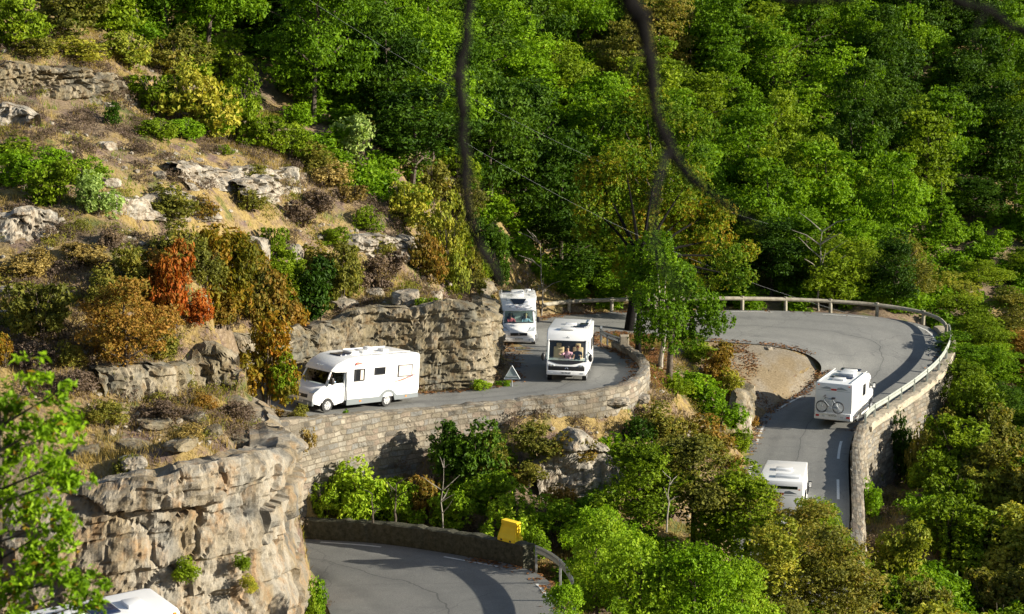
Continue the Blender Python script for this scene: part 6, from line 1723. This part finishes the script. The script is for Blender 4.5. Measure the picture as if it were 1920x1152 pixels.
def bicycle(mat, off, label, y0):
    e = empty('bicycle', (0, 0, 0), 0, label, 'bicycle', None)
    wr = .33
    for nm, x in (('wheel', -.5), ('wheel', .5)):
        m_ = MB(); n = 24
        m_.tube([(x + cos(2 * pi * k / n) * wr, 0, wr + sin(2 * pi * k / n) * wr) for k in range(n + 1)], .02, n=6, cap=False)
        wo_ = m_.build(nm, M['rubber'], e, True)
        m_ = MB()
        for k in range(10):
            a = k * pi / 5; m_.tube([(x, 0, wr), (x + cos(a) * wr * .96, 0, wr + sin(a) * wr * .96)], .004, n=3)
        m_.build('spokes', M['roofgrey'], wo_)
    f = MB(); bb, st, ht, rh, fh = (-.06, 0, .30), (-.18, 0, .80), (.32, 0, .85), (-.5, 0, wr), (.5, 0, wr)
    for a, b in ((bb, st), (bb, (.34, 0, .72)), (st, ht), (bb, rh), (st, rh), (ht, fh)): f.tube([a, b], .022, n=6)
    f.build('frame', mat, e, True)
    MB().box(-.32, -.08, -.06, .06, .86, .91, .02).build('saddle', M['black'], e, True)
    h = MB(); h.tube([(.28, -.05, .98), (.32, 0, .98)], .02, n=6); h.tube([(.30, 0, .85), (.30, 0, .98)], .02, n=6); h.tube([(.36, -.24, .99), (.30, 0, .98), (.36, .24, .99)], .016, n=6); h.build('handlebar', M['black'], e, True)
    c = MB(); c.disc((-.06, .04, .30), (0, 1, 0), .09, .01, 14); c.tube([(-.06, .05, .30), (.10, .05, .24)], .012, n=5); c.build('crank', M['roofgrey'], e)
    e.matrix_world = MD @ Matrix.Translation((xr - off, y0, .87)) @ Matrix.Rotation(radians(90), 4, 'Z')
    return e
bicycle(M['bike_blue'], .20, 'dark bicycle strapped against the back wall of the motorhome', .15)
bicycle(M['silver'], .42, 'silver bicycle on the outer rail of the rear carrier', .10)
person_in(MD @ Matrix.Translation((cabx + .42, .45, 1.04)), M['shirt_dark'], M['hair_dark'], 'driver of the motorhome with the bicycles')

# --- the van behind the trees and the one at the lower edge
E = semi_van('white motorhome half hidden by trees on the straight below the bend', L=6.6, H_=2.85, wb=3.6, Wd=1.14, skirt='white', nose='over', windows_r=[(-2.2, -1.4, 1.5, 2.05, None), (.3, .9, 1.5, 2.0, None)], windows_l=[(-2.2, -1.4, 1.5, 2.05, None)])
xf, xr, xa, xb, T, cabx, Wd = dims(E)
rear_graphics(E, xr)
roof_item(E, 'roof_hatch', -2.7, -2.1, -.9, .3, T, .12, 'roofgrey'); roof_item(E, 'roof_hatch', -1.0, -.4, -.4, .4, T, .12, 'white')
MB().box(xr - .02, xr + .001, -.85, .85, 2.45, 2.60).build('rear_window', M['darkglass'], E)
text_mesh('AZ 206 LM', .10, M['black'], E, REAR_M(xr - .124, 0, .64))
place(E, radians(90 - 12), xa, xb, (xr, 0), 1460, 1008, 0.75, -4.0)
Fv = semi_van('white motorhome passing under the big cliff at the lowest road', L=6.9, H_=2.8, wb=3.9, Wd=1.14, skirt='skirt', nose='over', windows_l=[(-2.3, -1.5, 1.5, 2.0, None), (-.3, .3, 1.6, 2.0, None)], windows_r=[(-2.2, -1.4, 1.5, 2.05, None)])
xf, xr, xa, xb, T, cabx, Wd = dims(Fv)
g_ = MB()
for k in range(5): g_.plate([(-2.9 + .16 * k, Wd + .01, 2.15 + .05 * k), (-2.86 + .16 * k, Wd + .01, 2.10 + .05 * k), (-2.66 + .16 * k, Wd + .01, 2.16 + .05 * k), (-2.70 + .16 * k, Wd + .01, 2.20 + .05 * k)], (0, 1, 0), .006)
g_.build('swoosh_emblem', M['greystripe'], Fv)
MB().box(-3.33, -3.23, Wd, Wd + .02, 2.55, 2.66).build('marker_light', M['orange'], Fv)
roof_item(Fv, 'roof_hatch', -2.6, -2.0, -.2, .5, T, .12, 'white'); roof_item(Fv, 'roof_hatch', -.6, .1, -.4, .4, T, .12, 'white'); roof_item(Fv, 'solar_panel', -1.7, -.8, -.6, .6, T, .05, 'solar', .01)
yawF = radians(180 + 33)
cor = P(338, 1138, 61.0)
R2 = Matrix.Rotation(yawF, 3, 'Z'); o_ = cor - R2 @ Vector((xr, Wd, T))
Fv.location = o_; Fv.rotation_euler = (0, 0, yawF)
print('F ground z', o_.z, float(hgt(o_.x, o_.y)))

# ------------------------------------------------------------------ railings
def along(e, step, s0=0.0):
    d = np.concatenate([[0], np.cumsum(np.linalg.norm(np.diff(e, axis=0), axis=1))])
    ss = np.arange(s0, d[-1], step)
    return np.stack([np.interp(ss, d, e[:, c]) for c in range(3)], 1), ss
def offset_path(e, off, flip=1):
    n = unit(e, flip); o = e.copy(); o[:, :2] += n * off; return o
def railing(name, label, cat, path, step, post_h, post_r, rails, post_mat, rail_mat, square=False, s0=0.3, rail_r=.09):
    r = empty(name, tuple(path[0]), 0, label, cat)
    base = Vector(path[0])
    pp, ss = along(path, step, s0)
    for p in pp:
        q_ = Vector(p) - base; m_ = MB()
        if square: m_.box(q_.x - post_r, q_.x + post_r, q_.y - post_r, q_.y + post_r, q_.z - .4, q_.z + post_h, .015)
        else: m_.tube([q_ + Vector((0, 0, -.4)), q_ + Vector((RNG.uniform(-.03, .03), 0, post_h))], post_r, post_r * .92, n=10)
        m_.build('post', M[post_mat], r, not square)
    fine, _ = along(path, 0.7, s0)
    for (h, hh, th) in rails:
        m_ = MB(); k = 0
        pts = [Vector(p) - base + Vector((0, 0, h)) for p in fine]
        if th is None: m_.tube(pts, hh, n=8)
        else:
            P2 = np.array([p[:] for p in pts]); n = unit(P2)
            prof = [(-th, -hh), (-th * 1.0, hh), (th, hh), (th, -hh)] if th < .02 or not square else [(-th, -hh), (-th, hh), (th, hh), (th, -hh)]
            if name == 'guardrail': prof = [(0, -hh), (.04, -hh * .6), (.0, -hh * .1), (0, hh * .1), (.04, hh * .6), (0, hh), (-.012, hh), (.02, hh * .6), (-.02, 0), (.02, -hh * .6), (-.012, -hh)]
            rings = []
            for p, nn in zip(P2, n):
                rings.append([m_.bm.verts.new((p[0] + nn[0] * a, p[1] + nn[1] * a, p[2] + b)) for a, b in prof])
            K = len(prof)
            for i in range(len(rings) - 1):
                for j in range(K): m_.bm.faces.new((rings[i][j], rings[i][(j + 1) % K], rings[i + 1][(j + 1) % K], rings[i + 1][j]))
            m_.bm.faces.new(rings[0]); m_.bm.faces.new(rings[-1][::-1])
        m_.build('rail', M[rail_mat], r, True)
    return r
# round timber rail along the outside of the bend
e = offset_path(UO[8 * 8 + 2: 8 * 15 + 6], 0.35)
railing('wooden_guardrail', 'weathered log guardrail on round posts along the far side of the bend', 'guardrail', e, 3.1, .92, .13, [(.76, .13, None)], 'wood', 'wood', s0=.6)
# two-board railing on the coping
e = offset_path(UO[8 * 4 - 2: 8 * 8 + 4], 0.45); e[:, 2] += .18
railing('guardrail', 'pale grey steel guardrail standing on the retaining wall of the bend', 'guardrail', e, 2.0, .84, .06, [(.68, .18, .03)], 'paleconc', 'paleconc', square=True)
# steel guardrail on the inner side before the curve
e = offset_path(UI[8 * 15 + 4: 8 * 17 + 7], 0.25, -1)
railing('guardrail', 'dark weathered steel guardrail ending at the parapet of the curve', 'guardrail', e, 2.0, .68, .05, [(.58, .17, .03)], 'darkgalv', 'darkgalv', square=True)
gp = Vector(UI[8 * 17 + 7]); MB_ = MB(); MB_.box(gp.x + .05, gp.x + .55, gp.y - .2, gp.y + .3, gp.z - .3, gp.z + .95, .03)
tag(MB_.build('parapet_pier', M['coping']), 'small square stone pier where the steel guardrail meets the parapet', 'pier')
# steel guardrail after the low dark wall
e = offset_path(LOo[8 * 5 + 3: 8 * 9], 0.35, -1); e[:, 2] += .05
railing('guardrail', 'galvanised steel guardrail curving away after the yellow barrier', 'guardrail', e, 2.6, .95, .05, [(.80, .17, .03)], 'galv', 'galv', square=True, s0=.0)

# ------------------------------------------------------------------ yellow plastic barrier on the end of the low wall
k = 8 * 5 - 3
bp = Vector(E4[k]) + Vector((N4[k][0], N4[k][1], 0)) * .37; bp.z += .92
yw = math.atan2(E4[k + 2][1] - E4[k - 2][1], E4[k + 2][0] - E4[k - 2][0])
e = empty('traffic_barrier', bp, yw, 'bright yellow plastic traffic barrier standing on the end of the low wall', 'barrier')
mb = MB()
prof = [(-.30, 0), (-.30, .14), (-.16, .34), (-.09, .62), (-.09, .72), (-.15, .74), (-.15, .90), (.15, .90), (.15, .74), (.09, .72), (.09, .62), (.16, .34), (.30, .14), (.30, 0)]
a = [mb.bm.verts.new((-.55, y, z)) for y, z in prof]; b = [mb.bm.verts.new((.50, y, z)) for y, z in prof]
for v_ in a:
    if v_.co.z > .6: v_.co.x += .10
for v_ in b:
    if .2 < v_.co.z < .73: v_.co.x -= .10
f1 = mb.bm.faces.new(a); f2 = mb.bm.faces.new(b[::-1])
for i in range(len(prof)):
    j = (i + 1) % len(prof); mb.bm.faces.new((a[j], a[i], b[i], b[j]))
bmesh.ops.bevel(mb.bm, geom=list(f1.edges) + list(f2.edges), offset=.025, segments=2, affect='EDGES')
mb.build('body', M['yellow'], e)
e.scale = (.92, .92, .95)
for x in (-.30, .22): MB().box(x - .05, x + .05, -.315, -.285, .02, .10, .01).build('foot_slot', M['dash'], e)
MB().box(.50, .56, -.05, .05, .2, .8, .02).build('connector', M['yellow'], e)

# ------------------------------------------------------------------ triangular warning sign (seen from behind) in the grass
g, d = ground_px(960, 730)
e = empty('warning_sign', g, 0, 'triangular warning sign seen from behind in bright grass at the rock corner', 'sign')
mb = MB(); mb.tube([(0, 0, -.3), (0, 0, .95)], .03, n=8); mb.build('post', M['galv'], e, True)
c = Vector((0, -.02, .80)); R_ = .50
def tri(r_, y, off=0): return [Vector((cos(radians(90 + 120 * k)) * r_, y, .72 + sin(radians(90 + 120 * k)) * r_)) for k in range(3)]
mb = MB(); mb.plate(tri(.44, -.035), (0, -1, 0), .02); mb.build('sign_plate', M['sign_back'], e)
mb = MB()
t_ = tri(.46, -.05)
for i in range(3): mb.tube([t_[i], t_[(i + 1) % 3]], .022, n=6)
mb.build('sign_rim', M['galv'], e)
mb = MB(); mb.box(-.26, .26, -.09, -.06, .60, .66); mb.build('bracket', M['galv'], e)
mb = MB(); mb.plate([p + Vector((0, .06, 0)) for p in tri(.44, -.035)][::-1], (0, 1, 0), .01); mb.build('sign_face', M['sign_red'], e)

# ------------------------------------------------------------------ bough and twigs close to the viewpoint, cables over the valley
def px_path(pts, d): return [P(u, v, d + dd) for u, v, dd in pts]
tr = empty('tree', (-7.5, 8.0, float(hgt(-7.5, 8.0))), 0, 'dark tree beside the viewpoint whose bare branches hang into view', 'tree')
base = Vector(tr.location)
def rel(pts): return [Vector(p) - base for p in pts]
mb = MB(); mb.tube(rel([base + Vector((0, 0, -.5)), base + Vector((.2, 0, 2.5)), Vector((-6.8, 8.2, 32)), Vector((-5.2, 8.3, 33.2))]), [.28, .24, .18, .12], n=10); mb.build('trunk', M['blackbark'], tr, True)
mb = MB(); mb.tube(rel([Vector((-5.2, 8.3, 33.2)), Vector((-2.5, 8.1, 32.6)), P(850, -160, 8), P(1150, -120, 8), P(1600, -90, 8), P(2050, -60, 8)]), [.12, .09, .07, .055, .045, .03], n=8); mb.build('bough', M['blackbark'], tr, True)
def twig(pts, rs, dd=8.0):
    m_ = MB(); cc = catmull([tuple(P(u + RNG.uniform(-4, 4), v, dd + z)) for u, v, z in catmull(pts, 2)], 4)
    rr_ = list(np.interp(np.linspace(0, 1, len(cc)), np.linspace(0, 1, len(rs)), rs))
    rr_ = [r_ * 1.0 * (1 + .25 * RNG.uniform(-1, 1)) for r_ in rr_]
    m_.tube(rel([Vector(c_) for c_ in cc]), rr_, n=7); m_.build('branch', M['blackbark'], tr, True)
twig([(872, -140, 0), (880, 0, 0), (872, 70, 0), (860, 130, 0), (866, 220, 0), (870, 300, 0), (876, 360, 0), (886, 430, .1), (915, 490, .2), (940, 545, .4)], [.030, .024, .021, .027, .024, .025, .021, .020, .022, .014])
twig([(1150, -120, 0), (1180, 0, 0), (1208, 55, 0), (1222, 140, 0), (1232, 220, 0), (1258, 290, 0), (1300, 340, -.2), (1360, 385, -.6), (1430, 430, -1.2)], [.050, .046, .036, .026, .024, .026, .019, .013, .006])
twig([(1250, 285, 0), (1228, 350, -1.2), (1222, 430, -2.0), (1245, 500, -2.6), (1290, 560, -3.1)], [.013, .0105, .009, .0065, .003])
twig([(1700, -80, 0), (1790, 0, 0), (1850, 18, 0), (1885, 45, 0), (1925, 62, 0), (1990, 100, 0)], [.022, .020, .018, .020, .020, .016])
twig([(1400, -100, 0), (1440, -12, 0), (1530, 0, 0), (1600, -6, 0), (1700, -60, 0)], [.03, .02, .016, .02, .02])
twig([(878, 520, -3.6), (866, 620, -4.2), (850, 700, -4.6), (832, 760, -4.9)], [.0035, .0045, .004, .002])
twig([(700, 560, -4.6), (740, 600, -4.6), (800, 640, -4.7), (860, 600, -4.6), (880, 520, -3.7)], [.0015, .003, .003, .003, .003])

for (u, v, du, dv, r_) in [(862, 130, -34, 40, .006), (870, 300, 30, 50, .006), (868, 220, 26, -30, .005), (880, 400, -30, 36, .005), (1225, 180, 34, 30, .006), (1212, 90, -36, 44, .006), (1258, 290, -22, -44, .005), (1300, 340, 30, -26, .004), (1850, 18, -20, 40, .006)]:
    twig([(u, v, 0), (u + du * .5, v + dv * .4, -.1), (u + du, v + dv, -.15), (u + du * 1.3, v + dv * 1.7, -.2)], [r_, r_ * .8, r_ * .6, r_ * .3])
def cable(p0, p1, sag, label):
    pts = []
    for k in range(25):
        t = k / 24; p = Vector(p0).lerp(Vector(p1), t); p.z -= sag * 4 * t * (1 - t); pts.append(p)
    o = MB().tube(pts, .0055, n=5).build('cable', M['cable']); tag(o, label, 'cable')
cable(P(520, -40, 112), P(1440, 420, 131), 1.5, 'upper thin grey cable crossing before the forest')
cable(P(860, 260, 112), P(1640, 600, 128), 1.2, 'lower thin grey cable crossing before the forest')

# ------------------------------------------------------------------ leafy tree close to the viewpoint, lower left of the view
dN = 30.0
gn = P(-40, 1250, dN); gn.z = float(hgt(gn.x, gn.y)) - .2
q = random.Random(9); sp = []
for (u, v, r_) in [(-60, 760, 70), (30, 760, 62), (90, 800, 60), (20, 850, 70), (105, 880, 46), (-30, 920, 70), (60, 950, 64), (115, 980, 36), (0, 1020, 70), (80, 1050, 56), (130, 1090, 46), (30, 1110, 70), (-60, 1100, 80), (160, 1140, 46), (130, 800, 40), (140, 900, 34), (60, 700, 44), (110, 740, 34), (90, 1000, 60), (170, 1100, 40), (90, 1160, 60), (-20, 1200, 90), (60, 1230, 90)]:
    sp.append((u, v, r_))
e = empty('tree', gn, 0, 'sparse leafy tree with some orange leaves close to the viewpoint before the big cliff', 'tree')
bl = blobs_px(gn, dN, sp, .5, 9)
mb = MB(); top = P(0, 760, dN) - gn
mb.tube([Vector((0, 0, -.4)), top * .4 + Vector((.1, 0, 0)), top], [.11, .07, .02], n=8)
for b_ in bl: mb.tube([top * max(.1, min(.95, (b_[2] - .5) / top.z)), Vector(b_[:3]) + Vector((.1, 0, .1))], [.025, .008], n=5)
mb.build('trunk', M['bark'], e, True)
link('crown', leaf_mesh('tree_crown', bl, 8200, .145, 91, droop=.5, shell=1.0, aspect=.42), M['leaf_vivid'], e)
link('autumn_leaves', leaf_mesh('tree_crown', bl, 520, .12, 92, droop=.6, shell=1.0, aspect=.42), M['leaf_orange'], e)
